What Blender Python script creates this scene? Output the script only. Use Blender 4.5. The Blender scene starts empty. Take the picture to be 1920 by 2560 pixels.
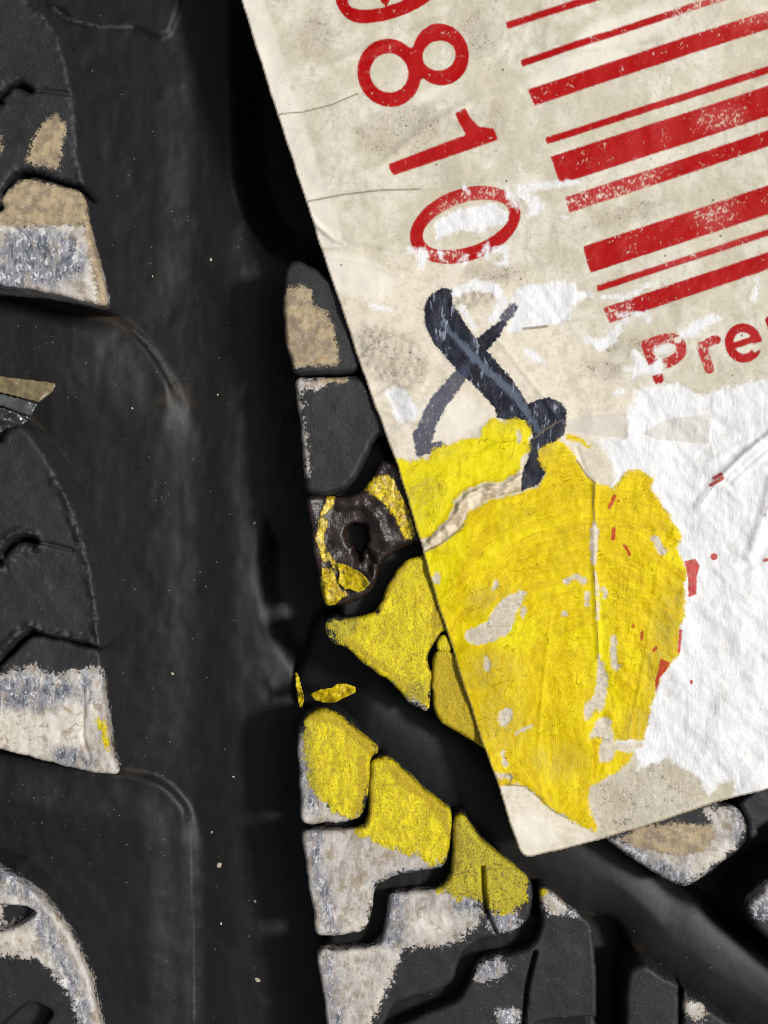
import bpy, math, random
import numpy as np
random.seed(4)
# ------------------------------------------------------------------ camera, sky, sun, exposure (units: 1 = 1 cm)
D = 18.0            # camera height over the tread
S = 0.004           # cm on the tread per photograph pixel
RB = 48.0           # tyre radius
sc = bpy.context.scene
sc.unit_settings.scale_length = 0.01
cam_d = bpy.data.cameras.new('camera'); cam = bpy.data.objects.new('camera', cam_d)
sc.collection.objects.link(cam); sc.camera = cam
cam.location = (0, 0, D); cam.rotation_euler = (0, 0, 0)
cam_d.sensor_fit = 'VERTICAL'; cam_d.sensor_height = 24
cam_d.lens = 24 * D / (2560 * S)
cam_d.clip_start = 0.5; cam_d.clip_end = 500
SUN_EL, SUN_AZ = 53.0, 6.0      # azimuth measured from +X towards +Y
w = bpy.data.worlds.new("World"); sc.world = w; w.use_nodes = True
nt = w.node_tree; bg = nt.nodes['Background']
sky = nt.nodes.new('ShaderNodeTexSky'); sky.sky_type = 'NISHITA'; sky.sun_disc = False
sky.sun_elevation = math.radians(SUN_EL); sky.sun_rotation = math.radians(90 - SUN_AZ)
sky.air_density = 1.0; sky.dust_density = 4.0; sky.ozone_density = 0.6
hs = nt.nodes.new('ShaderNodeHueSaturation'); hs.inputs['Saturation'].default_value = 0.35   # milky overcast
nt.links.new(sky.outputs[0], hs.inputs['Color']); nt.links.new(hs.outputs[0], bg.inputs[0]); bg.inputs[1].default_value = 0.065
sd_ = bpy.data.lights.new('sun', 'SUN'); sun = bpy.data.objects.new('sun', sd_); sc.collection.objects.link(sun)
sd_.energy = 2.7; sd_.angle = math.radians(8); sd_.color = (1.0, 0.97, 0.93)
a, e = math.radians(SUN_AZ), math.radians(SUN_EL)
from mathutils import Vector
sun.rotation_euler = Vector((math.cos(a)*math.cos(e), math.sin(a)*math.cos(e), math.sin(e))).to_track_quat('Z', 'Y').to_euler()
sc.view_settings.view_transform = 'Standard'; sc.view_settings.look = 'None'
sc.view_settings.exposure = 0.2; sc.view_settings.gamma = 1
sc.cycles.filter_width = 1.05

# ------------------------------------------------------------------ numpy helpers
def _hash(ix, iy, seed):
    h = (ix.astype(np.int64)*374761393 + iy.astype(np.int64)*668265263 + seed*1442695041) & 0xffffffff
    h = ((h ^ (h >> 13))*1274126177) & 0xffffffff
    h = (h ^ (h >> 16)) & 0xffffffff
    return h/4294967295.0
def vn(x, y, s, seed=0):
    x = x/s; y = y/s; ix = np.floor(x); iy = np.floor(y); fx = x-ix; fy = y-iy
    fx = fx*fx*(3-2*fx); fy = fy*fy*(3-2*fy)
    a = _hash(ix, iy, seed); b = _hash(ix+1, iy, seed); c = _hash(ix, iy+1, seed); d = _hash(ix+1, iy+1, seed)
    return (a*(1-fx)+b*fx)*(1-fy)+(c*(1-fx)+d*fx)*fy - 0.5
def fbm(x, y, s, seed=0, o=3):
    r = 0; am = 1.0
    for k in range(o):
        r = r+vn(x*(0.8)+y*0.6, y*0.8-x*0.6, s, seed+k*7)*am if k % 2 else r+vn(x, y, s, seed+k*7)*am
        s = s/2.1; am *= .5
    return r
def ss(t, a, b):
    t = np.clip((t-a)/(b-a), 0, 1); return t*t*(3-2*t)
def sm(P, n=4, closed=True):
    """Catmull-Rom smoothing of a list of pixel points"""
    P = np.array(P, float); N = len(P); out = []
    rng = range(N) if closed else range(N-1)
    for i in rng:
        g = (lambda k: P[k % N]) if closed else (lambda k: P[min(max(k, 0), N-1)])
        p0, p1, p2, p3 = g(i-1), g(i), g(i+1), g(i+2)
        for t in np.arange(n)/n:
            out.append(0.5*((2*p1)+(-p0+p2)*t+(2*p0-5*p1+4*p2-p3)*t*t+(-p0+3*p1-3*p2+p3)*t**3))
    if not closed: out.append(P[-1])
    return np.array(out)
def sdp(X, Y, P, m=60.0):
    """signed distance to polygon, + inside, clipped at -m outside"""
    P = np.asarray(P, float); R = np.full(X.shape, -m)
    x0, y0 = P.min(0)-m; x1, y1 = P.max(0)+m
    k = (X > x0) & (X < x1) & (Y > y0) & (Y < y1)
    if not k.any(): return R
    x = X[k]; y = Y[k]; d = np.full(x.shape, 1e18); ins = np.zeros(x.shape, bool)
    Q = np.roll(P, -1, 0)
    for (ax, ay), (bx, by) in zip(P, Q):
        ex, ey = bx-ax, by-ay; L = ex*ex+ey*ey
        if L < 1e-9: continue
        wx, wy = x-ax, y-ay; t = np.clip((wx*ex+wy*ey)/L, 0, 1)
        d = np.minimum(d, (wx-ex*t)**2+(wy-ey*t)**2)
        if ay != by:
            c = (ay > y) != (by > y)
            ins ^= c & (x < (bx-ax)*(y-ay)/(by-ay)+ax)
    d = np.sqrt(d); R[k] = np.maximum(np.where(ins, d, -d), -m)
    return R
def sdl(X, Y, P, r, m=60.0):
    """polyline stroke; r one radius or one per point"""
    P = np.asarray(P, float); r = np.full(len(P), float(r)) if np.isscalar(r) else np.interp(np.linspace(0, 1, len(P)), np.linspace(0, 1, len(r)), r)
    R = np.full(X.shape, -m); x0, y0 = P.min(0)-m-r.max(); x1, y1 = P.max(0)+m+r.max()
    k = (X > x0) & (X < x1) & (Y > y0) & (Y < y1)
    if not k.any(): return R
    x = X[k]; y = Y[k]; d = np.full(x.shape, -1e9)
    for i in range(len(P)-1):
        ex, ey = P[i+1]-P[i]; L = max(ex*ex+ey*ey, 1e-9)
        wx, wy = x-P[i, 0], y-P[i, 1]; t = np.clip((wx*ex+wy*ey)/L, 0, 1)
        d = np.maximum(d, r[i]+(r[i+1]-r[i])*t-np.hypot(wx-ex*t, wy-ey*t))
    R[k] = np.maximum(d, -m); return R
def sde(X, Y, cx, cy, a, b, ang=0.0):
    c, s = math.cos(math.radians(ang)), math.sin(math.radians(ang))
    u = (X-cx)*c+(Y-cy)*s; v = -(X-cx)*s+(Y-cy)*c
    k = np.sqrt((u/a)**2+(v/b)**2)+1e-9
    g = np.sqrt((u/a/a)**2+(v/b/b)**2)/k+1e-9
    return np.clip((1-k)/g, -60, 200)
def off(c, P, s=2.37): return [(c[0]+x/s, c[1]+y/s) for x, y in P]   # points read in an enlarged crop -> photograph pixels

def world(px, py, z, depth=0.0):
    """photograph pixel on the (curved) tread at height z -> scene point"""
    y0 = (1280-py)*S; zb = -y0*y0/(2*RB)
    k = (D-zb-depth)/D
    return np.stack([(px-960)*S*k, y0*k, z+zb], -1)

# ------------------------------------------------------------------ node helper
class G:
    def __init__(s, name):
        s.m = bpy.data.materials.new(name); s.m.use_nodes = True; s.t = s.m.node_tree
        s.b = s.t.nodes['Principled BSDF']; s.tc = s.t.nodes.new('ShaderNodeTexCoord').outputs['Object']
    def put(s, sock, v):
        if isinstance(v, bpy.types.NodeSocket): s.t.links.new(v, sock)
        elif isinstance(v, (tuple, list)) and len(v) == 3 and len(sock.default_value) == 4: sock.default_value = (*v, 1)
        else: sock.default_value = v
    def M(s, op, a, b=0.0, c=None):
        n = s.t.nodes.new('ShaderNodeMath'); n.operation = op; s.put(n.inputs[0], a); s.put(n.inputs[1], b)
        if c is not None: s.put(n.inputs[2], c)
        return n.outputs[0]
    def step(s, v, a, b):
        n = s.t.nodes.new('ShaderNodeMapRange'); n.interpolation_type = 'SMOOTHSTEP'
        s.put(n.inputs[0], v); n.inputs[1].default_value = a; n.inputs[2].default_value = b
        return n.outputs[0]
    def noise(s, scale, det=3, rough=.55, st=None, rot=0, dist=0, seed=0):
        v = s.tc
        mp = s.t.nodes.new('ShaderNodeMapping'); s.put(mp.inputs[0], v)
        mp.inputs['Location'].default_value = (seed*3.7, seed*1.3, seed*2.1)
        if st: mp.inputs['Scale'].default_value = st
        mp.inputs['Rotation'].default_value = (0, 0, math.radians(rot)); v = mp.outputs[0]
        n = s.t.nodes.new('ShaderNodeTexNoise'); s.put(n.inputs['Vector'], v)
        n.inputs['Scale'].default_value = scale; n.inputs['Detail'].default_value = det
        n.inputs['Roughness'].default_value = rough; n.inputs['Distortion'].default_value = dist
        return n.outputs['Fac']
    def voro(s, scale, feat='F1', seed=0, rand=1):
        n = s.t.nodes.new('ShaderNodeTexVoronoi'); n.feature = feat; n.inputs['Scale'].default_value = scale
        mp = s.t.nodes.new('ShaderNodeMapping'); s.put(mp.inputs[0], s.tc); mp.inputs['Location'].default_value = (seed, seed*2, 0)
        s.put(n.inputs['Vector'], mp.outputs[0]); return n.outputs['Distance']
    def at(s, name):
        n = s.t.nodes.new('ShaderNodeAttribute'); n.attribute_name = name; return n.outputs['Fac']
    def mix(s, f, a, b):
        n = s.t.nodes.new('ShaderNodeMix'); n.data_type = 'RGBA'; s.put(n.inputs[0], f); s.put(n.inputs[6], a); s.put(n.inputs[7], b)
        return n.outputs[2]
    def mul(s, *v):
        r = v[0]
        for q in v[1:]: r = s.M('MULTIPLY', r, q)
        return r
    def mask(s, attr, nz, amp=10, soft=2.0, bias=0.0):
        """crisp ragged edge from a signed distance attribute (pixels) and a noise"""
        v = s.M('MULTIPLY_ADD', s.M('SUBTRACT', nz, .5), amp*2, attr)
        return s.step(v, -soft+bias, soft+bias)
    def bump(s, h, dist=.01, st=1.0, prev=None):
        n = s.t.nodes.new('ShaderNodeBump'); s.put(n.inputs['Height'], h); n.inputs['Distance'].default_value = dist
        s.put(n.inputs['Strength'], st)
        if prev is not None: s.put(n.inputs['Normal'], prev)
        return n.outputs[0]
    def out(s, col, rough, nrm=None, spec=.5):
        s.put(s.b.inputs['Base Color'], col); s.put(s.b.inputs['Roughness'], rough); s.put(s.b.inputs['Specular IOR Level'], spec)
        if nrm is not None: s.put(s.b.inputs['Normal'], nrm)
        return s.m
def L(r, g, b):
    f = lambda c: (c/255/12.92) if c <= 10 else ((c/255+.055)/1.055)**2.4
    return (f(r), f(g), f(b))

# ------------------------------------------------------------------ materials
def rubber_color(g, dust=1.0):
    n1 = g.noise(1.1, 5, .6, seed=1); n2 = g.noise(9, 4, .6, st=(1, .25, 1), seed=2); n3 = g.noise(55, 3, .7, seed=3)
    c = g.mix(g.step(n1, .35, .7), (.0072, .0071, .0070), (.0088, .0086, .0078))
    c = g.mix(g.mul(g.step(n2, .5, .8), .10*dust), c, (.022, .021, .018))
    c = g.mix(g.mul(g.step(n3, .6, .8), .3*dust), c, (.045, .043, .039))
    return c
def mat_floor():
    g = G('groove_rubber'); c = rubber_color(g, 1.0)
    st = g.noise(6, 5, .65, st=(1, .12, 1), seed=5); c = g.mix(g.mul(g.step(st, .52, .75), .12), c, (.020, .019, .016))
    lg = g.noise(1.6, 3, .6, seed=9); c = g.mix(g.mul(g.step(lg, .52, .68), g.step(g.noise(14, 4, .7, seed=10), .45, .65), .14), c, (.024, .0225, .018))
    sp = g.voro(7.5, seed=3); spn = g.noise(3, 2, seed=6)
    c = g.mix(g.mul(g.step(g.M('MULTIPLY', sp, -1), -.075, -.04), g.step(spn, .45, .6)), c, (.16, .15, .12))
    c = g.mix(g.mul(g.mask(g.at('mud'), g.noise(18, 4, .7, seed=71), 16, 8), .7), c, (.032, .022, .015))
    c = g.mix(g.mul(g.mask(g.at('edge_hil'), g.noise(24, 4, .7, seed=72), 6, 4), .7), c, (.085, .082, .078))  # pale highlight lines along the shelf edges, put into the colour
    gr = g.noise(220, 2, .6, seed=7); cr = g.noise(30, 4, .65, st=(1, .2, 1), seed=8)
    n = g.bump(gr, .003, .3); n = g.bump(cr, .006, .2, n); n = g.bump(g.noise(70, 4, .7, seed=90), .004, .35, n)
    return g.out(c, .46, n, .28)
def mat_tread():
    g = G('painted_tread_rubber')
    yel, wht, tan = g.at('yel'), g.at('wht'), g.at('tan')
    fine = g.noise(75, 3, .65, seed=11); med = g.noise(22, 4, .65, seed=12); big = g.noise(5, 4, .6, seed=13)
    med2 = g.noise(34, 4, .7, seed=17, dist=.6); strk = g.noise(26, 4, .6, st=(1, .3, 1), rot=12, seed=14, dist=.4)
    c = g.mix(g.step(big, .4, .65), (.0105, .011, .0125), (.0155, .016, .0185))
    c = g.mix(g.mul(g.step(strk, .55, .75), .3), c, (.035, .035, .038))
    c = g.mix(g.mul(g.step(g.M('MULTIPLY', g.voro(14, seed=9), -1), -.10, -.04), .7), c, (.2, .2, .2))  # pale specks standing for tiny glints on bare rubber, put into the colour
    c = g.mix(g.mul(g.step(fine, .68, .8), .5), c, (.09, .09, .09))
    # weathered white / slate paint
    blu, mus, olv = g.at('blu'), g.at('mus'), g.at('olv')
    rag = g.M('MULTIPLY_ADD', g.M('SUBTRACT', fine, .5), .9, med)
    gran = g.noise(30, 4, .8, seed=92, dist=.5); wm = g.mask(wht, g.M('MULTIPLY_ADD', g.M('SUBTRACT', gran, .5), 1.2, g.noise(10, 4, .7, seed=93)), 30, 4, -4)
    lump = g.noise(13, 5, .68, st=(1, .32, 1), rot=6, seed=18, dist=.5); lm2 = g.noise(11, 5, .75, seed=41, dist=.8)
    grit = g.M('ADD', g.mul(g.noise(34, 4, .75, st=(1, .45, 1), rot=8, seed=15, dist=.6), .5), g.mul(lm2, .5))
    wc = g.mix(g.step(lump, .40, .58), L(154, 146, 137), L(180, 173, 165))
    chk = g.at('chk'); wc = g.mix(g.mul(g.step(chk, -14, 14), .85), wc, g.mix(g.step(lump, .42, .60), L(222, 216, 206), L(196, 186, 168)))
    sv = g.noise(28, 4, .7, st=(1, .18, 1), rot=4, seed=94); wc = g.mix(g.mul(g.step(sv, .50, .66), .4), wc, L(206, 202, 198))
    crn = g.M('ABSOLUTE', g.M('SUBTRACT', g.noise(5, 4, .6, seed=95, dist=.5), .5)); wc = g.mix(g.mul(g.step(g.M('MULTIPLY', crn, -1), -.012, -.002), .3), wc, L(118, 92, 66))
    wc = g.mix(g.mul(g.step(g.noise(8, 3, .6, seed=16), .52, .62), .7), wc, L(142, 124, 98))
    bz = g.mul(g.mask(blu, g.noise(6, 4, .65, seed=27), 34, 22), g.step(lump, .36, .50))
    gs = g.M('MULTIPLY_ADD', g.mask(blu, g.noise(6, 3, .6, seed=75), 30, 30), .55, .2)
    wc = g.mix(g.mul(g.step(g.noise(7, 5, .7, st=(1, .5, 1), seed=76, dist=1.0), .50, .62), .6), wc, L(198, 194, 188))
    wc = g.mix(g.mul(bz, .75), wc, L(104, 112, 130))
    wc = g.mix(g.mul(bz, g.step(g.noise(17, 5, .7, st=(1, .4, 1), rot=8, seed=96, dist=.4), .46, .60), .8), wc, L(52, 58, 70))
    wc = g.mix(g.mul(g.step(grit, .52, .57), gs), wc, L(214, 216, 218))
    dk = g.M('ADD', g.mul(g.noise(34, 4, .75, seed=28), .5), g.mul(g.noise(9, 5, .75, seed=42, dist=.6), .5))
    wc = g.mix(g.mul(g.step(dk, .54, .60), g.M('MULTIPLY', gs, .8)), wc, L(64, 66, 76))
    wc = g.mix(g.mul(g.mask(wht, g.noise(30, 4, .7, seed=29), 8, 6, 9), 0.0), wc, wc)
    c = g.mix(wm, c, wc)
    tm = g.mask(tan, rag, 19, 3.5)
    tc = g.mix(g.step(g.noise(9, 4, .6, seed=30), .4, .62), L(168, 150, 118), L(132, 118, 98))
    tc = g.mix(g.mul(g.step(med2, .55, .66), .5), tc, L(188, 176, 148))
    tc = g.mix(g.mul(g.step(g.noise(12, 5, .7, seed=37), .56, .68), .6), tc, L(150, 112, 66))
    tc = g.mix(g.mul(g.step(grit, .57, .66), .7), tc, L(70, 62, 54))
    c = g.mix(tm, c, tc)
    # yellow
    brk = g.noise(34, 5, .78, st=(1, .30, 1), rot=20, seed=19)
    ym = g.mask(yel, g.M('MULTIPLY_ADD', g.M('SUBTRACT', g.noise(8, 4, .7, seed=98), .5), .9, brk), 30, 3, -3)
    yh = g.noise(20, 5, .72, st=(1, .5, 1), rot=15, seed=21, dist=.7)
    yf = g.noise(42, 4, .78, seed=22, dist=.4)
    yc = g.mix(g.step(yh, .42, .56), L(194, 170, 10), L(216, 198, 6))
    yc = g.mix(g.mul(g.step(g.M('MULTIPLY_ADD', yf, .4, g.M('MULTIPLY', g.noise(9, 5, .75, st=(1, .45, 1), rot=12, seed=43, dist=.9), .6)), .515, .56), .85), yc, L(240, 224, 10))
    yc = g.mix(g.mul(g.step(g.noise(11, 4, .7, seed=23), .60, .66), .5), yc, L(150, 128, 56))
    yc = g.mix(g.mul(g.mask(mus, g.noise(16, 4, .65, seed=38), 12, 4), .8), yc, g.mix(g.step(yf, .5, .65), L(178, 150, 12), L(194, 170, 20)))
    ol = g.mask(olv, g.noise(12, 4, .6, seed=39), 14, 12)
    yc = g.mix(g.mul(ol, .45), yc, L(150, 142, 46))
    yc = g.mix(g.mul(ol, g.step(yf, .52, .60), .75), yc, L(58, 62, 48))
    yc = g.mix(g.mul(g.step(g.M('MULTIPLY', yel, -1), -16, -2), g.step(fine, .52, .6), .55), yc, L(84, 84, 50))
    yc = g.mix(g.mul(g.step(g.noise(44, 4, .75, st=(1, .6, 1), seed=40), .57, .64), .7), yc, L(116, 96, 20))
    c = g.mix(ym, c, yc)
    pm = g.M('MAXIMUM', g.M('MAXIMUM', wm, ym), tm)
    h = g.M('ADD', g.mul(pm, .12), g.mul(ym, g.M('SUBTRACT', g.M('ADD', yh, g.M('MULTIPLY', yf, .8)), .85)))
    n = g.bump(h, .016, .9); n = g.bump(g.mul(g.M('SUBTRACT', grit, .5), g.M('MAXIMUM', wm, tm)), .010, .5, n); n = g.bump(g.noise(60, 4, .7, seed=25), .010, .35, n)
    n = g.bump(med2, g.M and .02, .25, n)
    r = g.M('SUBTRACT', .55, g.mul(ym, .24)); r = g.M('SUBTRACT', r, g.mul(wm, .1)); r = g.M('SUBTRACT', r, g.mul(g.step(g.noise(25, 3, seed=26), .5, .7), .14))
    return g.out(c, r, n, .38)
def mat_gum():
    g = G('melted_brown_rubber'); yel = g.at('yel')
    c = g.mix(g.step(g.noise(8, 4, .6, seed=31), .4, .65), (.012, .0085, .007), (.038, .024, .018))
    c = g.mix(g.mul(g.step(g.noise(50, 3, .7, seed=32), .64, .75), .25), c, (.09, .08, .08))
    brk = g.noise(26, 4, .7, st=(1, .4, 1), rot=-30, seed=33); ym = g.mask(yel, brk, 12, 2.2)
    yc = g.mix(g.step(g.noise(24, 4, .65, seed=34), .45, .6), L(176, 146, 34), L(226, 202, 24))
    yc = g.mix(g.mul(g.step(g.noise(45, 3, .7, st=(1, .3, 1), rot=-30, seed=35), .52, .62), .7), yc, L(62, 60, 36))
    c = g.mix(ym, c, yc)
    n = g.bump(g.M('ADD', g.mul(ym, .8), g.noise(30, 4, .6, seed=36)), .014, .7)
    return g.out(c, .3, n, .5)
def mat_paper():
    g = G('aged_label_paper')
    A = {k: g.at(k) for k in ('red', 'worn', 'wht', 'ink', 'fad', 'hil', 'yel', 'rbit', 'dirt', 'crk', 'mar', 'tape', 'flap', 'bare', 'thin', 'lem', 'crm')}
    fine = g.noise(75, 3, .65, seed=41); med = g.noise(20, 4, .65, seed=42); big = g.noise(2.3, 4, .6, seed=43); mid = g.noise(7, 4, .6, seed=44)
    vf = g.noise(140, 2, .6, seed=45)
    c = g.mix(g.step(big, .38, .62), L(214, 209, 195), L(198, 191, 170))
    c = g.mix(g.mul(g.step(g.noise(4, 5, .7, st=(1, .5, 1), rot=70, seed=82, dist=.8), .50, .64), .55), c, L(176, 170, 152))
    c = g.mix(g.mul(g.mask(A['crm'], big, 20, 60), .8), c, L(222, 212, 194))
    c = g.mix(g.mul(g.step(mid, .45, .68), .6), c, L(190, 183, 160))
    c = g.mix(g.mul(g.step(g.noise(26, 4, .7, seed=46), .52, .66), .35), c, L(160, 152, 128))
    c = g.mix(g.mul(g.mask(A['mar'], mid, 12, 12), .75), c, L(226, 221, 208))
    # dirt smudges with specks
    dm = g.mask(A['dirt'], mid, 24, 22)
    c = g.mix(g.mul(dm, .5), c, L(164, 154, 136))
    c = g.mix(g.mul(dm, g.step(g.M('ADD', g.mul(g.noise(34, 4, .75, seed=47, dist=.6), .6), g.mul(g.noise(7, 4, .7, seed=69), .4)), .53, .59), .6), c, L(96, 86, 76))
    c = g.mix(g.mul(dm, g.step(g.noise(40, 4, .7, st=(1, .3, 1), rot=40, seed=70), .54, .62), .5), c, L(220, 208, 194))
    c = g.mix(g.mul(g.step(g.M('MULTIPLY', g.voro(5.5, seed=4), -1), -.085, -.055), g.step(g.noise(4, 2, seed=48), .5, .58), .8), c, L(84, 76, 62))
    c = g.mix(g.mul(g.step(g.M('MULTIPLY', g.voro(17, seed=8), -1), -.14, -.07), g.step(g.noise(3, 2, seed=49), .52, .6), .6), c, L(110, 100, 84))
    # red print: rough toner edge, pinholes, worn zones
    rm = g.mask(A['red'], g.noise(120, 3, .7, seed=64), 7.0, 1.2)
    hol = g.M('ADD', g.noise(46, 4, .8, st=(1, .6, 1), rot=-18, seed=79), g.mul(g.M('SUBTRACT', g.noise(14, 4, .7, seed=80), .5), .6))
    wear = g.M('MULTIPLY_ADD', g.step(A['worn'], -25, 25), -.11, g.M('MULTIPLY_ADD', g.step(g.noise(3.5, 3, seed=63), .42, .62), -.05, .685))
    hm = g.M('LESS_THAN', wear, hol)
    rc = g.mix(g.step(med, .42, .66), L(166, 0, 1), L(156, 2, 8))
    rc = g.mix(g.mul(g.step(A['worn'], -25, 25), g.step(vf, .45, .6), .5), rc, L(205, 110, 104))
    c = g.mix(g.mul(rm, g.M('SUBTRACT', 1.0, g.mul(hm, .8))), c, rc)
    # torn white core of the paper
    wm = g.mask(A['wht'], g.noise(16, 5, .75, seed=50), 20, 6.0)
    wc = g.mix(g.step(mid, .4, .7), L(228, 228, 228), L(220, 220, 220))
    wc = g.mix(g.mul(g.step(g.noise(3.2, 4, .6, seed=65), .60, .68), g.step(med, .45, .6), .5), wc, L(196, 186, 166))
    c = g.mix(wm, c, wc)
    c = g.mix(g.mul(g.mask(A['tape'], fine, 2, 2), .7), c, L(198, 194, 184))
    # marker ink
    im = g.mask(A['ink'], g.noise(30, 5, .8, seed=51, dist=.5), 14, 1.6)
    ic = g.mix(g.step(g.noise(14, 4, .65, st=(1, .3, 1), rot=-50, seed=52), .45, .66), L(30, 31, 40), L(50, 53, 66))
    ic = g.mix(g.mul(g.step(fine, .62, .72), .8), ic, L(140, 146, 162))
    ic = g.mix(g.mul(g.step(g.noise(16, 5, .75, st=(1, .3, 1), rot=-52, seed=81, dist=.5), .58, .64), .8), ic, L(150, 156, 172))
    c = g.mix(im, c, ic)
    fm = g.mul(g.mask(A['fad'], g.noise(24, 4, .7, seed=53), 12, 3), g.step(g.noise(44, 4, .75, st=(1, .45, 1), rot=25, seed=54), .26, .44))
    c = g.mix(g.mul(fm, .92), c, L(58, 61, 82))
    c = g.mix(g.mul(g.mask(A['hil'], g.noise(30, 4, .8, st=(1, .3, 1), rot=-50, seed=55), 16, 5), .6), c, L(106, 118, 136))  # pale gloss highlight along the ink stroke, painted into the colour
    # yellow paint with bare scratches and mustard thin zones
    yn = g.noise(38, 5, .8, seed=56, dist=.5)
    ym = g.mask(A['yel'], g.M('MULTIPLY_ADD', g.M('SUBTRACT', g.noise(9, 4, .7, seed=77), .5), .8, yn), 17, 3.5)
    cv = g.t.nodes.new('ShaderNodeCombineXYZ'); g.put(cv.inputs[0], g.M('MULTIPLY', g.at('brr'), .075)); g.put(cv.inputs[1], g.M('MULTIPLY', g.at('bra'), .0075))
    def bn(sc__, det, dist, loc):
        q = g.t.nodes.new('ShaderNodeTexNoise'); q.inputs['Scale'].default_value = sc__; q.inputs['Detail'].default_value = det; q.inputs['Roughness'].default_value = .65; q.inputs['Distortion'].default_value = dist
        m_ = g.t.nodes.new('ShaderNodeMapping'); m_.inputs['Location'].default_value = (loc, loc, 0); g.put(m_.inputs[0], cv.outputs[0]); g.put(q.inputs['Vector'], m_.outputs[0]); return q.outputs['Fac']
    br1 = bn(1.0, 4, 1.2, 0); br2 = bn(.32, 3, .2, 5)
    ys = g.M('ADD', g.mul(br1, .65), g.mul(g.noise(11, 4, .68, seed=57, dist=1.2), .35))
    yg = g.noise(44, 4, .78, seed=58, dist=.3)
    yc = g.mix(g.step(ys, .36, .62), L(208, 172, 0), L(230, 206, 0))
    yc = g.mix(g.mul(g.step(br2, .50, .62), .45), yc, L(208, 178, 0))
    yc = g.mix(g.mul(g.step(g.M('MULTIPLY', br2, -1), -.46, -.36), .45), yc, L(238, 222, 2))
    yc = g.mix(g.mul(g.step(g.noise(3.0, 3, .6, seed=97), .55, .68), .4), yc, L(190, 172, 14))
    yc = g.mix(g.step(A['lem'], -25, 25), yc, g.mix(g.step(ys, .4, .6), L(222, 208, 4), L(232, 218, 6)))
    yc = g.mix(g.mul(g.step(g.M('ADD', g.mul(yg, .5), g.mul(g.noise(6, 5, .75, seed=74, dist=.6), .5)), .52, .59), .45), yc, L(236, 222, 4))
    yc = g.mix(g.mul(g.step(g.noise(5, 4, .65, seed=59), .55, .68), .45), yc, L(192, 166, 24))
    yc = g.mix(g.mul(g.step(g.noise(50, 4, .75, seed=66), .60, .68), .4), yc, L(150, 128, 6))
    yc = g.mix(g.mul(g.step(g.noise(9, 5, .7, st=(1, .4, 1), rot=-35, seed=68, dist=1.0), .56, .62), .35), yc, L(186, 160, 8))
    ck = g.t.nodes.new('ShaderNodeTexVoronoi'); ck.feature = 'DISTANCE_TO_EDGE'; ck.inputs['Scale'].default_value = 9
    wv = g.t.nodes.new('ShaderNodeVectorMath'); wv.operation = 'MULTIPLY_ADD'; wv.inputs[1].default_value = (.35, .35, 0)
    nn_ = g.t.nodes.new('ShaderNodeTexNoise'); nn_.inputs['Scale'].default_value = 6; g.t.links.new(g.tc, nn_.inputs['Vector'])
    g.t.links.new(nn_.outputs['Color'], wv.inputs[0]); g.t.links.new(g.tc, wv.inputs[2]); g.t.links.new(wv.outputs[0], ck.inputs['Vector'])
    ckm = g.mul(g.step(g.M('MULTIPLY', ck.outputs['Distance'], -1), -.022, -.006), g.step(g.noise(4, 3, .6, seed=67), .54, .62), ym)
    yc = g.mix(g.mul(ckm, .55), yc, L(122, 96, 6))
    thn = g.step(A['thin'], -30, 30)
    yc = g.mix(g.mul(thn, g.step(ys, .40, .62), .65), yc, L(180, 160, 74))
    yc = g.mix(g.mul(thn, g.step(yg, .55, .64), .5), yc, L(112, 100, 52))
    edge = g.step(g.M('MULTIPLY', A['yel'], -1), -14, -1)
    yc = g.mix(g.mul(edge, g.step(med, .5, .62), .4), yc, L(206, 190, 84))
    c = g.mix(ym, c, yc)
    bm = g.mask(A['bare'], g.M('MULTIPLY_ADD', g.M('SUBTRACT', g.noise(16, 4, .7, seed=91), .5), .8, yn), 14, 3)
    c = g.mix(bm, c, g.mix(g.step(med, .4, .65), L(212, 203, 184), L(190, 178, 160)))
    fl = g.mask(A['flap'], med, 6, 1.5)
    c = g.mix(fl, c, g.mix(g.step(mid, .42, .62), L(214, 202, 176), L(168, 148, 122)))
    rb = g.mask(A['rbit'], fine, 5, 1.5)
    c = g.mix(g.mul(rb, .92), c, g.mix(g.step(med, .45, .6), L(186, 30, 30), L(178, 70, 44)))
    c = g.mix(g.mul(g.mask(A['crk'], fine, 1.6, 1.2), .7), c, L(116, 100, 78))
    h = g.M('ADD', g.mul(ym, g.M('SUBTRACT', g.M('ADD', g.M('MULTIPLY', ys, 1.1), g.M('MULTIPLY', yg, .5)), .80)), g.mul(im, .08))
    h = g.M('SUBTRACT', h, g.mul(ckm, .5))
    n = g.bump(h, .013, .8)
    fib = g.M('ADD', g.noise(40, 5, .66, seed=60, dist=.4), g.mul(g.noise(110, 3, .6, seed=61), .5))
    n = g.bump(g.mul(g.M('SUBTRACT', fib, .75), wm), .011, .5, n); n = g.bump(g.mul(g.M('SUBTRACT', g.noise(5, 4, .6, st=(1, .35, 1), rot=-40, seed=78, dist=.6), .5), wm), .05, .5, n)
    n = g.bump(g.noise(40, 4, .65, seed=62), .008, .35, n)
    n = g.bump(g.mul(g.M('SUBTRACT', yn, .5), ym), .010, .5, n)
    r = g.M('SUBTRACT', .5, g.mul(ym, .16)); r = g.M('SUBTRACT', r, g.mul(wm, .05))
    r = g.M('SUBTRACT', r, g.mul(im, .12))
    return g.out(c, r, n, .16)
def mat_simple(name, col, rough=.5, spec=.5, var=None, sc_=20):
    g = G(name); c = col
    if var: c = g.mix(g.step(g.noise(sc_, 4, .65), .4, .65), col, var)
    return g.out(c, rough, g.bump(g.noise(40, 3), .008, .5), spec)
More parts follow.
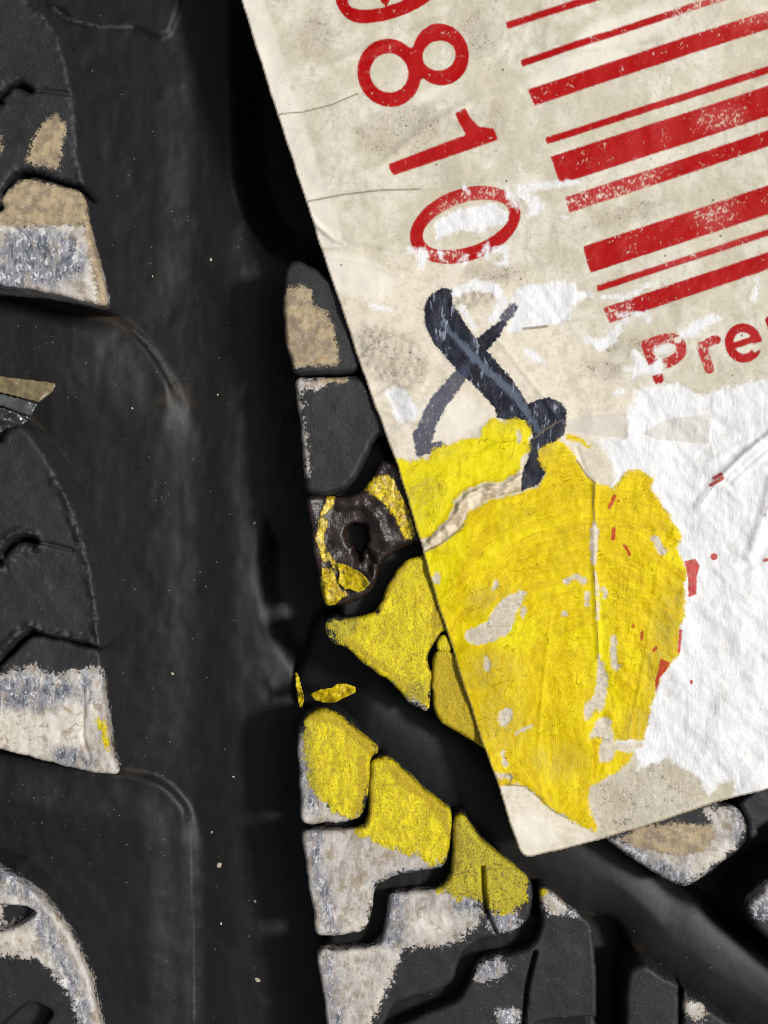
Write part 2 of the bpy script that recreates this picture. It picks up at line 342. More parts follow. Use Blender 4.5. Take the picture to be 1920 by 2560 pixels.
MF = mat_floor(); MT = mat_tread(); MG = mat_gum(); MP = mat_paper()
MD = mat_simple('pale_grit', L(168, 160, 136), .7, .3, L(200, 196, 180))
MY = mat_simple('yellow_paint_skin', L(206, 184, 10), .4, .35, L(160, 136, 20))
MS = mat_simple('rubber_bead', (.03, .03, .032), .2, .6)
def mat_film(name, col, al):
    g = G(name); n = g.noise(12, 4, .6)
    c = g.mix(g.step(n, .4, .65), col, tuple(v*.6 for v in col))
    m = g.out(c, .2, g.bump(g.noise(30, 3), .006, .4), .6); g.b.inputs['Alpha'].default_value = al
    return m
MB = mat_film('brown_film', L(126, 112, 80), .85); MC = mat_film('smoky_film', L(84, 88, 86), .75)

# ------------------------------------------------------------------ mesh builders
def empty(name, loc, label, cat, group=None):
    o = bpy.data.objects.new(name, None); sc.collection.objects.link(o); o.location = loc
    o['label'] = label; o['category'] = cat
    if group: o['group'] = group
    return o
def mesh(name, V, F, mat, parent=None, attrs=None, label=None, smooth=True):
    V = np.asarray(V, np.float64)
    if parent is not None: V = V-np.array(parent.location)
    me = bpy.data.meshes.new(name); F = np.asarray(F, np.int32)
    k = F.shape[1]
    me.vertices.add(len(V)); me.vertices.foreach_set('co', V.astype(np.float32).ravel())
    me.loops.add(F.size); me.loops.foreach_set('vertex_index', F.ravel())
    me.polygons.add(len(F)); me.polygons.foreach_set('loop_start', np.arange(len(F), dtype=np.int32)*k)
    me.polygons.foreach_set('loop_total', np.full(len(F), k, np.int32))
    me.update(); me.validate()
    if smooth: me.polygons.foreach_set('use_smooth', np.ones(len(me.polygons), bool))
    for n, v in (attrs or {}).items():
        at = me.attributes.new(n, 'FLOAT', 'POINT'); at.data.foreach_set('value', np.asarray(v, np.float32))
    me.materials.append(mat); o = bpy.data.objects.new(name, me); sc.collection.objects.link(o)
    if parent is not None: o.parent = parent
    if label: o['label'] = label
    return o
def slab(name, poly, mat, parent, attrf, height, rings, sp=4.0, label=None, pre=0.0, bottom=False, warp=None):
    """A raised piece: top sheet cut along the pixel outline, its rim carried down by rings [(outward px, z)].
    attrf(X,Y)->dict of per-vertex values; height(X,Y,sd)->z of the top."""
    poly = np.asarray(poly, float); x0, y0 = poly.min(0)-3*sp; x1, y1 = poly.max(0)+3*sp
    gx = np.arange(x0, x1, sp); gy = np.arange(y0, y1, sp); X, Y = np.meshgrid(gx, gy)
    sd = sdp(X, Y, poly, 300)
    gyy, gxx = np.gradient(sd, sp); gl = np.hypot(gxx, gyy)+1e-6; gxx /= gl; gyy /= gl
    cs = (sd[:-1, :-1]+sd[1:, :-1]+sd[:-1, 1:]+sd[1:, 1:])/4
    keep = cs > 0
    H, W = X.shape; idx = np.arange(H*W).reshape(H, W)
    q = np.stack([idx[1:, :-1], idx[1:, 1:], idx[:-1, 1:], idx[:-1, :-1]], -1)[keep]
    pad = np.pad(keep, 1); E = []
    a_, b_, c_, d_ = idx[1:, :-1], idx[1:, 1:], idx[:-1, 1:], idx[:-1, :-1]
    for (u, v, nb) in ((a_, b_, pad[2:, 1:-1]), (b_, c_, pad[1:-1, 2:]), (c_, d_, pad[:-2, 1:-1]), (d_, a_, pad[1:-1, :-2])):
        k = keep & ~nb; E.append(np.stack([u[k], v[k]], -1))
    E = np.concatenate(E); bv = np.unique(E)
    Xf = X.ravel().copy(); Yf = Y.ravel().copy(); sf = sd.ravel().copy(); nx = gxx.ravel(); ny = gyy.ravel()
    for _ in range(2):
        s_ = sdp(Xf[bv], Yf[bv], poly, 300); Xf[bv] -= nx[bv]*s_*.9; Yf[bv] -= ny[bv]*s_*.9
    sf[bv] = 0
    used = np.unique(q); mp = np.full(H*W, -1); mp[used] = np.arange(len(used)); q = mp[q]; E = mp[E]; bq = mp[bv]
    x = Xf[used]; y = Yf[used]; s_ = np.maximum(sf[used], 0)
    at = attrf(x, y, s_) if attrf else {}
    z = height(x, y, s_)
    V = [world(x, y, z, pre)]; AT = {k: [v] for k, v in at.items()}
    F = [q]; base = len(x); inv = np.full(len(x), -1); inv[bq] = np.arange(len(bq))
    prev = np.arange(len(x))[bq]; nbv = len(bq); bx = x[bq]; by = y[bq]; bnx = -nx[bv]; bny = -ny[bv]; bz = z[bq]
    u_ = inv[E[:, 0]]; v_ = inv[E[:, 1]]
    for _ in range(5):
        ax_ = bnx.copy(); ay_ = bny.copy()
        np.add.at(ax_, u_, bnx[v_]); np.add.at(ax_, v_, bnx[u_]); np.add.at(ay_, u_, bny[v_]); np.add.at(ay_, v_, bny[u_])
        l_ = np.hypot(ax_, ay_)+1e-6; bnx = ax_/l_; bny = ay_/l_
    zs_ = bz.copy(); px_ = bx.copy(); py_ = by.copy()
    for _ in range(8):
        for arr in (zs_, px_, py_):
            t_ = arr.copy(); np.add.at(t_, u_, arr[v_]); np.add.at(t_, v_, arr[u_]); arr[:] = t_/3
    rk = 0
    for (o_, dz) in rings:
        jit = fbm(bx, by, 60, 5, 2)*min(o_, 6)*.4; rk += 1; wk = 0 if len(rings) < 5 else min(rk/3, 1)
        qx = bx*(1-wk)+px_*wk; qy = by*(1-wk)+py_*wk
        P = world(qx+bnx*(o_+jit), qy+bny*(o_+jit), (bz*(1-wk)+zs_*wk+dz), pre)
        V.append(P); new = base+np.arange(nbv)
        u = inv[E[:, 0]]; v = inv[E[:, 1]]
        F.append(np.stack([prev[v], prev[u], new[u], new[v]], -1))
        for k in AT: AT[k].append(AT[k][0][bq]+dz*90 if k not in ('crk', 'brr', 'bra') else AT[k][0][bq])
        prev = new; base += nbv
    if bottom:
        V.append(world(x, y, z-bottom, pre)); F.append(q[:, ::-1]+base)
        for k in AT: AT[k].append(AT[k][0])
    V = np.concatenate(V)
    return mesh(name, V, np.concatenate(F), mat, parent, {k: np.concatenate(v) for k, v in AT.items()}, label)
NONE = lambda X: np.full(X.shape, -60.0)
def shapes(X, Y, lst):
    r = NONE(X)
    for s in lst:
        if s[0] == 'p': v = sdp(X, Y, s[1])
        elif s[0] == 'l': v = sdl(X, Y, s[1], s[2])
        elif s[0] == 'e': v = sde(X, Y, *s[1])
        if len(s) > 3 or (s[0] != 'l' and len(s) > 2 and s[2] == '-'): r = np.minimum(r, -v)
        else: r = np.maximum(r, v)
    return r

# ------------------------------------------------------------------ TYRE
tyre = empty('tyre', (0, 0, -2.2), 'worn black rubber tyre tread filling the frame, grooved blocks smeared with yellow and whitish paint', 'tyre')

# groove floor ------------------------------------------------
SHELF1 = sm([(-500, 690), (0, 716), (150, 740), (262, 770), (330, 822), (390, 895), (436, 985), (447, 1100), (452, 1400), (446, 1650), (420, 1820), (360, 1925), (290, 1960), (-500, 1900)], 5)
SHELF2 = sm([(-500, 1850), (0, 1880), (200, 1920), (292, 1930), (385, 1950), (445, 1998), (472, 2065), (480, 2300), (482, 2600), (486, 3300), (-500, 3300)], 5)
SHELF0 = sm([(-500, -700), (440, -700), (436, 0), (430, 300), (424, 560), (400, 700), (330, 800), (200, 760), (-500, 760)], 5)
TOP0 = sm([(-500, -600), (480, -600), (440, 30), (330, 64), (250, 62), (170, 45), (90, 0), (-500, -120)], 5)
POCK1 = sm([(588, 380), (605, 480), (640, 560), (690, 615), (760, 650), (900, 760), (1500, 760), (1500, -600), (620, -600), (590, 0)], 5)
POCK2 = sm([(640, 1440), (652, 1510), (672, 1570), (705, 1640), (740, 1700), (775, 1745), (1000, 1900), (1100, 1500), (700, 1300), (655, 1300)], 5)
DEEP = [(1500, 2140), (1690, 2245), (1800, 2300), (1930, 2390), (2500, 2700), (2700, 1900), (1900, 1900), (1500, 2000)]
WEB1 = [(785, 1835), (930, 1915), (1130, 2090), (1330, 2240), (1470, 2330), (1480, 2900), (845, 2900), (815, 2340)]
WEB2 = [(755, 720), (900, 720), (960, 1100), (1200, 1500), (1300, 1850), (1190, 1820), (1060, 1720), (900, 1590), (850, 1550), (815, 1380), (785, 1200)]
def floor_z(X, Y):
    z = np.full(X.shape, -0.98)
    n = fbm(X, Y, 260, 3)*6
    z += .03*ss(sdp(X, Y, SHELF0, 120)+n*.3, -60, 40)
    s1 = sdp(X, Y, SHELF1, 120); wid = 12+60*ss(Y, 930, 1150)
    z = np.maximum(z, -0.98+(.11-.075*ss(Y, 950, 1200))*ss(s1/wid, -1, 1)+.10*ss(X*-1, -420, -150)*ss(s1, 0, 80)*ss(-Y, -1150, -900))
    s2 = sdp(X, Y, SHELF2, 120); wid = 9+26*ss(Y, 1990, 2150)
    z = np.maximum(z, -0.98+(.09-.04*ss(Y, 2000, 2200))*ss(s2/wid, -1, 1)+.06*ss(s2, 20, 120))
    z += .04*ss(sdp(X, Y, TOP0, 80), -7, 7)
    z -= .30*ss(sdp(X, Y, POCK1, 90)+n*.3, -25, 70)
    z -= .12*ss(sdp(X, Y, POCK2, 90), -14, 60)
    z -= .45*ss(sdp(X, Y, DEEP, 90), -20, 40)
    wb = np.maximum(sdp(X, Y, WEB1, 60), sdp(X, Y, WEB2, 60)); z = z+(-.30-z)*ss(wb, -6, 14)  # floor raised under the sipes, added to stop sunlight passing through them
    z += .05*ss(X, 470, 600)*ss(-X, -760, -640)
    z -= .04*ss(X, 560, 700)*ss(-Y, -2000, -1200)
    z += fbm(X, Y, 300, 9)*.016+fbm(X, Y, 46, 10, 3)*.010+fbm(X*1.0, Y*.25, 14, 12, 2)*.0035
    return z
gx = np.arange(-420, 2400, 7.0); gy = np.arange(-420, 3000, 7.0); X, Y = np.meshgrid(gx, gy)
Z = floor_z(X, Y); V = world(X, Y, Z, -0.85).reshape(-1, 3); H, W = X.shape; idx = np.arange(H*W).reshape(H, W)
F = np.stack([idx[1:, :-1], idx[1:, 1:], idx[:-1, 1:], idx[:-1, :-1]], -1).reshape(-1, 4)
hil_at = np.maximum(sdl(X, Y, sm([(330, 824), (360, 850), (395, 893), (425, 945), (442, 985)], 4, False), [2, 4, 5, 5, 2]), sdl(X, Y, [(472, 2060), (480, 2300), (484, 2560)], 2))
hil_at = np.maximum(hil_at, sdl(X, Y, [(130, 14), (170, 44), (250, 62), (330, 63)], 3))
md_at = np.maximum(sdl(X, Y, [(60, 730), (130, 752), (210, 768), (275, 790), (335, 826)], [10, 14, 16, 16, 8]), sdl(X, Y, [(400, 1000), (450, 975), (480, 1010)], [10, 12, 8]))
md_at = np.maximum(md_at, sdl(X, Y, [(295, 1935), (350, 1936)], 8)); md_at = np.maximum(md_at, sdl(X, Y, [(75, 1040), (110, 1090), (160, 1150)], 6))
mesh('groove_floor', V, F, MF, tyre, {'edge_hil': hil_at.ravel(), 'mud': md_at.ravel()})

# tread blocks ------------------------------------------------
c1, c4, c5, c8, c10, c11, c12, c7 = (0, 0), (0, 650), (600, 650), (600, 1300), (0, 1860), (600, 1860), (1220, 1860), (0, 1300)
def ring(depth, draft=6): return [(1.0, -.012), (1.8, -.05), (draft*.5, -.2), (draft*.8, -depth*.6), (draft, -depth)]
def block(poly, yel=(), wht=(), tan=(), z0=0.0, bev=9, depth=1.1, draft=7, label=None, mat=None, extra=None, rough=1.0, name='tread_block', subd=4, blu=(), mus=(), olv=(), chk=(), ext=0):
    poly = sm(poly, subd) if subd else np.array(poly, float)
    if subd:   # tiny outline wander
        poly = poly+np.stack([fbm(poly[:, 0], poly[:, 1], 22, 1), fbm(poly[:, 0], poly[:, 1], 22, 2)], -1)*5
    lim = None
    if ext:    # the flank on the lower right leans out beyond the worn, painted face
        lim = poly.copy(); tn = np.roll(poly, -1, 0)-np.roll(poly, 1, 0); ar = np.sum(poly[:, 0]*np.roll(poly[:, 1], -1)-np.roll(poly[:, 0], -1)*poly[:, 1])
        nr = np.stack([tn[:, 1], -tn[:, 0]], -1)*(1 if ar > 0 else -1); nr /= np.linalg.norm(nr, axis=1, keepdims=True)+1e-6
        wgt = np.clip(nr@np.array([.6, .8]), 0, 1)**.7
        for _ in range(3): wgt = (np.roll(wgt, 1)+wgt+np.roll(wgt, -1))/3
        poly = poly+nr*wgt[:, None]*ext
    def lm(v, x, y): return v if lim is None else np.minimum(v, sdp(x, y, lim)+9)
    def hf(x, y, s):
        if lim is not None: s = np.minimum(s, np.maximum(sdp(x, y, lim)+ext*.55, s*.45))
        z = z0-bev*S*(1-np.sqrt(np.clip(1-(1-np.clip(s/bev, 0, 1))**2, 0, 1)))
        z = z+rough*(fbm(x, y, 150, 21)*.02+fbm(x, y, 34, 22)*.004+fbm(x, y, 9, 23, 2)*.0018)
        yl = lm(shapes(x, y, yel), x, y); wl = lm(np.maximum(shapes(x, y, wht), shapes(x, y, tan)), x, y)
        z = z+ss(yl+fbm(x, y, 16, 24)*16, -2, 4)*(.008+fbm(x*1.3, y*.7, 20, 25, 4)*.011)
        z = z+ss(wl+fbm(x, y, 20, 26)*18, -2, 4)*(.003+fbm(x, y, 14, 27, 3)*.008)
        if extra: z = z+extra(x, y, s)
        return z
    af = lambda x, y, s: {'yel': lm(shapes(x, y, yel), x, y), 'wht': lm(shapes(x, y, wht), x, y), 'tan': lm(shapes(x, y, tan), x, y), 'blu': shapes(x, y, blu), 'chk': shapes(x, y, chk), 'mus': shapes(x, y, mus), 'olv': shapes(x, y, olv)}
    return slab(name, poly, mat or MT, tyre, af, hf, ring(depth, draft), label=label)

rim = lambda amp, a, b, y0=-1e9, y1=1e9: (lambda x, y, s: amp*ss(-s, -b, -a)*(y > y0)*(y < y1)*fbm(x, y, 13, 31, 2))
# left column
block(off(c1, [(-900, -900), (60, -900), (150, -60), (250, 60), (350, 215), (405, 400), (440, 600), (468, 900), (500, 1085), (455, 1092), (330, 1060), (230, 1022), (130, 1010), (70, 1050), (10, 1130), (-60, 1230), (-900, 1230),
      (-900, 640), (-60, 620), (0, 592), (55, 532), (110, 512), (160, 540), (190, 540), (170, 508), (110, 482), (50, 500), (-10, 560), (-60, 580), (-900, 590)]),
      tan=[('p', off(c1, [(155, 965), (190, 850), (250, 730), (330, 675), (395, 755), (375, 850), (345, 1005), (240, 985)])), ('e', (-6, 360, 9, 30))],
      label='black tread block with a small tan paint smear, curved cut above it', bev=14,
      extra=lambda x, y, s: rim(.03, 0, 26)(x, y, s)-.03*ss(sdl(x, y, [(76, 226), (110, 226), (180, 236)], 5), -3, 3))
block(off(c1, [(-900, 1275), (-60, 1262), (0, 1180), (60, 1100), (130, 1055), (220, 1050), (330, 1085), (430, 1110), (485, 1150), (505, 1230), (528, 1350), (560, 1500), (603, 1659), (618, 1720), (627, 1805), (520, 1790), (300, 1735), (170, 1712), (0, 1685), (-900, 1600)]),
      wht=[('p', [(-400, 566), (60, 566), (180, 560), (230, 575), (262, 700), (275, 775), (-400, 760)])],
      tan=[('p', [(-400, 470), (0, 490), (60, 448), (140, 462), (205, 478), (222, 560), (60, 564), (-400, 568)]), ('l', [(215, 500), (236, 640), (258, 755)], 12)],
      blu=[('e', (110, 640, 110, 70, 10)), ('e', (10, 700, 60, 50))], chk=[('l', [(0, 580), (180, 572)], 12), ('l', [(-50, 700), (60, 735), (240, 760)], 14), ('l', [(200, 600), (240, 740)], 12)], label='tread block painted tan above and speckled white and slate below', bev=8)
block([(-400, 1180), (-30, 1112), (0, 1097), (38, 1063), (66, 1072), (105, 1124), (133, 1169), (169, 1232), (192, 1288), (209, 1342), (229, 1418), (244, 1500), (251, 1570), (255, 1618), (200, 1608), (140, 1595), (100, 1585), (78, 1574), (60, 1585), (38, 1608), (0, 1643), (-30, 1658), (-400, 1680),
       (-400, 1420), (-30, 1416), (0, 1404), (25, 1374), (55, 1357), (82, 1362), (92, 1356), (86, 1346), (55, 1339), (22, 1354), (0, 1382), (-30, 1400), (-400, 1400)],
      label='bare black tread block with a bumpy rope-like right edge', bev=12,
      extra=lambda x, y, s: .055*ss(-s, -30, -8)*ss(y, 1140, 1200)*(fbm(x*.7, y, 12, 31, 2)+.3)*ss(s, 0, 10)-.035*ss(sdl(x, y, [(90, 1354), (130, 1362), (180, 1376)], 4), -3, 3))
block([(-400, 1700), (-30, 1680), (0, 1666), (40, 1630), (62, 1604), (80, 1592), (105, 1595), (150, 1603), (200, 1617), (245, 1628), (255, 1680), (254, 1730), (265, 1780), (271, 1840), (277, 1891), (293, 1936), (211, 1926), (105, 1901), (0, 1873), (-400, 1790)],
      wht=[('p', [(-400, 1690), (0, 1690), (90, 1668), (130, 1690), (185, 1680), (205, 1676), (238, 1665), (262, 1700), (300, 1945), (-400, 1880)])],
      yel=[('e', (261, 1842, 8, 30, -12))],
      blu=[('e', (60, 1730, 130, 45)), ('e', (180, 1895, 50, 22, 15)), ('e', (215, 1720, 16, 40)), ('e', (262, 1700, 10, 60))], chk=[('p', [(-400, 1770), (60, 1770), (200, 1750), (225, 1850), (120, 1890), (-400, 1900)]), ('l', [(190, 1700), (225, 1700), (235, 1800)], 14), ('l', [(-50, 1700), (150, 1700)], 9)], label='black tread block whose lower half is crusted with white and slate paint', bev=7,
      extra=lambda x, y, s: -.02*ss(sdl(x, y, [(203, 1690), (210, 1760), (206, 1840), (225, 1900)], 4), -3, 3))
CIN = sm([(-400, 2379), (0, 2379), (63, 2379), (105, 2396), (139, 2425), (169, 2463), (190, 2506), (207, 2560), (216, 2700), (-400, 2700)])
block([(-400, 2100), (0, 2181), (34, 2198), (76, 2227), (114, 2265), (148, 2307), (181, 2354), (203, 2404), (224, 2463), (234, 2518), (249, 2570), (255, 2900), (-400, 2900)],
      wht=[('p', [(-400, 2100), (0, 2170), (90, 2220), (170, 2320), (230, 2440), (262, 2600), (262, 2900), (216, 2700), (203, 2560), (186, 2506), (165, 2463), (135, 2425), (103, 2398), (63, 2383), (-400, 2383)]), ('p', off(c10, [(-20, 955), (120, 950), (190, 990), (170, 1050), (90, 1090), (-20, 1110)]), '-')],
      blu=[('e', (40, 2210, 60, 30, 40)), ('l', [(90, 2280), (150, 2400), (200, 2520), (215, 2620)], 18)], chk=[('l', [(20, 2230), (100, 2320), (160, 2430), (190, 2560)], 12), ('e', (60, 2350, 60, 20))], label='rounded tread block with a mottled white rim round a bare black face', bev=8,
      extra=lambda x, y, s: .03*ss(sdp(x, y, CIN), -8, 8)-.20*ss(sdp(x, y, sm(off(c10, [(-200, 980), (100, 965), (180, 985), (200, 1015), (90, 1080), (-20, 1110), (-200, 1120)]))), -5, 6)
      - .25*ss(sdp(x, y, sm(off(c10, [(0, 1680), (80, 1600), (170, 1535), (270, 1560), (310, 1600), (260, 1680), (200, 1800), (0, 1800)]))), -4, 8))
# centre column, upper side of the diagonal groove
block([(712, 690), (722, 660), (745, 652), (776, 664), (815, 692), (850, 730), (885, 790), (905, 860), (898, 905), (872, 922), (800, 926), (738, 929), (728, 905), (714, 850), (709, 775)],
      tan=[('p', off(c5, [(258, 220), (290, 165), (370, 150), (425, 180), (432, 268), (500, 300), (550, 390), (562, 450), (582, 540), (580, 622), (330, 632), (310, 600), (262, 480), (255, 300)]))],
      wht=[('p', off(c5, [(300, 260), (380, 240), (420, 330), (440, 450), (520, 560), (500, 600), (330, 620), (300, 450)]))],
      blu=[('e', (745, 770, 25, 30)), ('e', (765, 880, 60, 40))], label='small rounded tread block with a tan and slate paint patch beside the label edge', ext=9, bev=11)
block([(741, 948), (790, 944), (850, 944), (892, 942), (940, 990), (985, 1050), (985, 1080), (950, 1080), (926, 1099), (910, 1138), (885, 1182), (860, 1212), (812, 1230), (770, 1228), (762, 1200), (758, 1140), (751, 1060), (745, 1000)],
      tan=[('l', off(c5, [(480, 722), (560, 712), (625, 708)]), 6)], wht=[('l', off(c5, [(350, 720), (420, 745), (480, 722)]), 9), ('l', off(c5, [(345, 740), (352, 900), (390, 1250)]), 4)],
      label='bare dark grey tread block between two paint-marked neighbours', ext=9, bev=12, z0=.0)
def gum(x, y, s):
    z = -.34*ss(sdp(x, y, sm([(868, 1322), (892, 1312), (914, 1318), (918, 1345), (910, 1370), (902, 1398), (888, 1378), (868, 1352)]))+fbm(x, y, 18, 52)*10, -7, 9)-.05*ss(sdl(x, y, [(905, 1350), (925, 1390), (945, 1420)], 3), -6, 4)-.10*ss(sdp(x, y, [(892, 1370), (930, 1390), (925, 1440), (895, 1430)]), -14, 8)
    z = z-.05*ss(sde(x, y, 860, 1320, 90, 110), -10, 60)+.04*ss(sdl(x, y, [(850, 1262), (905, 1262), (945, 1300), (960, 1350)], 9), -12, 8)
    z = z+.03*ss(sdl(x, y, [(862, 1428), (905, 1440), (925, 1462)], 8), -6, 6)
    return z+fbm(x, y, 14, 51)*.006+fbm(x, y, 45, 53)*.03
block([(768, 1244), (820, 1242), (862, 1240), (903, 1230), (920, 1206), (936, 1180), (960, 1150), (1010, 1180), (1060, 1330), (1050, 1346), (1005, 1360), (968, 1378), (942, 1410), (930, 1448), (912, 1480), (880, 1497), (824, 1508), (808, 1500), (800, 1465), (792, 1425), (781, 1384), (773, 1310)],
      yel=[('p', off(c5, [(730, 1352), (790, 1290), (860, 1268), (910, 1300), (1000, 1480), (1045, 1640), (980, 1660), (910, 1520), (840, 1430)])),
           ('l', off(c5, [(540, 1400), (530, 1450), (490, 1500)]), [9, 11, 5]), ('l', off(c5, [(490, 1550), (470, 1650), (500, 1780)]), [10, 10, 5]), ('l', off(c8, [(520, 200), (560, 270), (640, 300)]), [4, 6, 8]),
           ('p', off(c8, [(490, 280), (560, 300), (590, 400), (640, 440), (560, 500), (510, 520), (480, 420)]))],
      mat=MG, extra=gum, bev=13, label='brownish melted-looking tread block with a round pit and torn yellow paint', ext=9, z0=-.01)
YD = [('p', [(812, 1560), (850, 1556), (885, 1545), (945, 1528), (965, 1470), (1010, 1400), (1060, 1390), (1120, 1500), (1110, 1600), (1075, 1700), (1078, 1775), (990, 1720), (900, 1650), (850, 1600)])]
block([(818, 1550), (862, 1546), (905, 1541), (940, 1530), (953, 1507), (968, 1469), (986, 1441), (1013, 1406), (1039, 1392), (1075, 1398), (1120, 1480), (1128, 1560), (1098, 1574), (1079, 1597), (1062, 1625), (1064, 1659), (1072, 1692), (1067, 1764), (1058, 1768), (1022, 1749), (992, 1715), (959, 1688), (912, 1656), (868, 1615), (826, 1600), (815, 1574)],
      yel=YD, wht=[('l', [(905, 1648), (960, 1684), (1022, 1742), (1060, 1768)], 5), ('e', (1098, 1580, 10, 8))], olv=[('e', (845, 1555, 50, 40, 20)), ('e', (1040, 1730, 26, 30, 30))], mus=[('l', [(1010, 1412), (968, 1480), (945, 1530)], 9), ('l', [(870, 1600), (960, 1670), (1060, 1750)], 8), ('l', [(1095, 1440), (1100, 1500), (1090, 1560)], 16)], label='triangular tread block coated in yellow paint, left of the label edge', ext=9, bev=6)
block([(1085, 1650), (1092, 1634), (1100, 1628), (1140, 1640), (1260, 1750), (1400, 1900), (1560, 2000), (1580, 2050), (1500, 2050), (1300, 1925), (1197, 1858), (1150, 1830), (1108, 1804), (1092, 1784), (1084, 1740), (1080, 1701)],
      yel=[('p', [(1070, 1630), (1150, 1620), (1260, 1800), (1250, 1900), (1195, 1870), (1106, 1812), (1080, 1780)])], mus=[('p', [(1080, 1630), (1130, 1640), (1220, 1850), (1190, 1880), (1080, 1780)])], label='thin sliver of yellow painted tread block tucked under the label', ext=9, bev=6)
block([(1094, 1608), (1100, 1593), (1112, 1590), (1124, 1602), (1122, 1622), (1108, 1628), (1096, 1620)], yel=[('e', (1108, 1609, 30, 30))], label='tiny yellow nub of rubber at the label edge', ext=9, bev=5, name='tread_nub')
# lower side
block([(756, 1806), (770, 1790), (794, 1777), (819, 1775), (862, 1802), (904, 1840), (937, 1868), (936, 1880), (921, 1889), (917, 1944), (912, 1995), (893, 2038), (853, 2046), (800, 2050), (758, 2051), (751, 1990), (748, 1933), (746, 1840)],
      yel=[('p', [(764, 1800), (800, 1772), (840, 1780), (945, 1870), (930, 1890), (916, 1990), (892, 2046), (850, 2038), (800, 1995), (772, 1960), (760, 1870)])],
      wht=[('p', [(735, 1830), (775, 1850), (785, 1960), (830, 2025), (890, 2040), (890, 2060), (740, 2060)])], mus=[('l', [(790, 1790), (850, 1800), (930, 1875)], 14), ('l', [(905, 1900), (905, 1990), (890, 2030)], 12)], blu=[('l', [(752, 1830), (760, 1930), (780, 2010)], 16)], olv=[('l', [(770, 1820), (768, 1900), (790, 1980)], 14)], label='tread block mostly yellow with a slate left edge, topmost below the diagonal groove', ext=9, bev=8)
block([(926, 1930), (930, 1908), (945, 1897), (967, 1897), (997, 1920), (1064, 1982), (1106, 2012), (1122, 2035), (1119, 2080), (1116, 2125), (1100, 2160), (1060, 2172), (1015, 2176), (967, 2190), (936, 2210), (924, 2250), (915, 2300), (898, 2322), (853, 2330), (793, 2334), (787, 2300), (777, 2240), (764, 2155), (757, 2085), (800, 2080), (860, 2078), (905, 2070), (920, 2040), (925, 1980)],
      yel=[('p', [(918, 1915), (945, 1885), (990, 1905), (1130, 2020), (1124, 2110), (1112, 2150), (1085, 2160), (1030, 2130), (980, 2120), (935, 2105), (890, 2078), (912, 2060)])],
      wht=[('p', [(740, 2072), (900, 2072), (940, 2105), (1030, 2120), (1110, 2145), (1100, 2166), (1000, 2180), (935, 2205), (918, 2300), (893, 2330), (780, 2342)])], mus=[('p', [(960, 1900), (1000, 1920), (1124, 2030), (1122, 2090), (1060, 2000), (990, 1960)]), ('l', [(930, 1920), (925, 2010), (915, 2060)], 10)], blu=[('l', [(785, 2090), (790, 2160), (815, 2260), (830, 2320)], 16), ('l', [(940, 2215), (1050, 2185), (1100, 2165)], 8)], chk=[('l', [(800, 2300), (850, 2290), (905, 2310)], 10), ('l', [(800, 2335), (895, 2325)], 6), ('l', [(905, 2220), (1000, 2180)], 5)], label='S-shaped tread block, yellow above and pinkish grey paint below', ext=9, bev=8)
block([(1134, 2066), (1140, 2046), (1157, 2040), (1168, 2054), (1199, 2100), (1262, 2150), (1309, 2190), (1322, 2215), (1325, 2250), (1315, 2290), (1290, 2318), (1250, 2334), (1215, 2340), (1185, 2354), (1150, 2384), (1135, 2420), (1122, 2448), (1085, 2474), (1022, 2492), (980, 2512), (960, 2545), (940, 2620), (930, 2900), (835, 2900), (818, 2560), (805, 2472), (797, 2385), (840, 2381), (900, 2374), (945, 2364), (960, 2340), (968, 2282), (974, 2246), (985, 2236), (1022, 2232), (1080, 2228), (1105, 2219), (1124, 2195), (1132, 2160), (1134, 2100)],
      yel=[('p', [(1120, 2060), (1150, 2030), (1175, 2050), (1260, 2140), (1318, 2190), (1318, 2240), (1300, 2268), (1270, 2282), (1220, 2272), (1200, 2240), (1150, 2244), (1100, 2226), (1128, 2180)])],
      wht=[('p', [(970, 2232), (1100, 2226), (1195, 2246), (1196, 2300), (1165, 2338), (1106, 2362), (1040, 2362), (1001, 2372), (986, 2417), (975, 2451), (955, 2484), (925, 2560), (920, 2900), (780, 2900), (780, 2370), (940, 2366)]), ('e', (1262, 2302, 36, 26))],
      olv=[('p', [(1130, 2050), (1165, 2045), (1320, 2190), (1310, 2280), (1220, 2280), (1100, 2240)])], mus=[('e', (1140, 2120, 16, 60))], blu=[('l', [(985, 2240), (985, 2300), (975, 2350)], 20), ('l', [(820, 2400), (828, 2480), (850, 2600)], 14), ('e', (1180, 2262, 40, 20)), ('e', (1262, 2302, 40, 30))], chk=[('l', [(860, 2384), (985, 2370)], 8), ('l', [(985, 2380), (965, 2450), (930, 2540)], 7), ('e', (1080, 2310, 50, 30)), ('l', [(860, 2390), (930, 2470)], 5)], label='large stepped tread block with grey-white paint, a yellow top and a bare black flank', ext=9, bev=8,
      extra=lambda x, y, s: -.12*ss(sdl(x, y, [(1207, 2170), (1210, 2230), (1216, 2282), (1240, 2330)], [4, 5, 5, 3]), -3, 3))
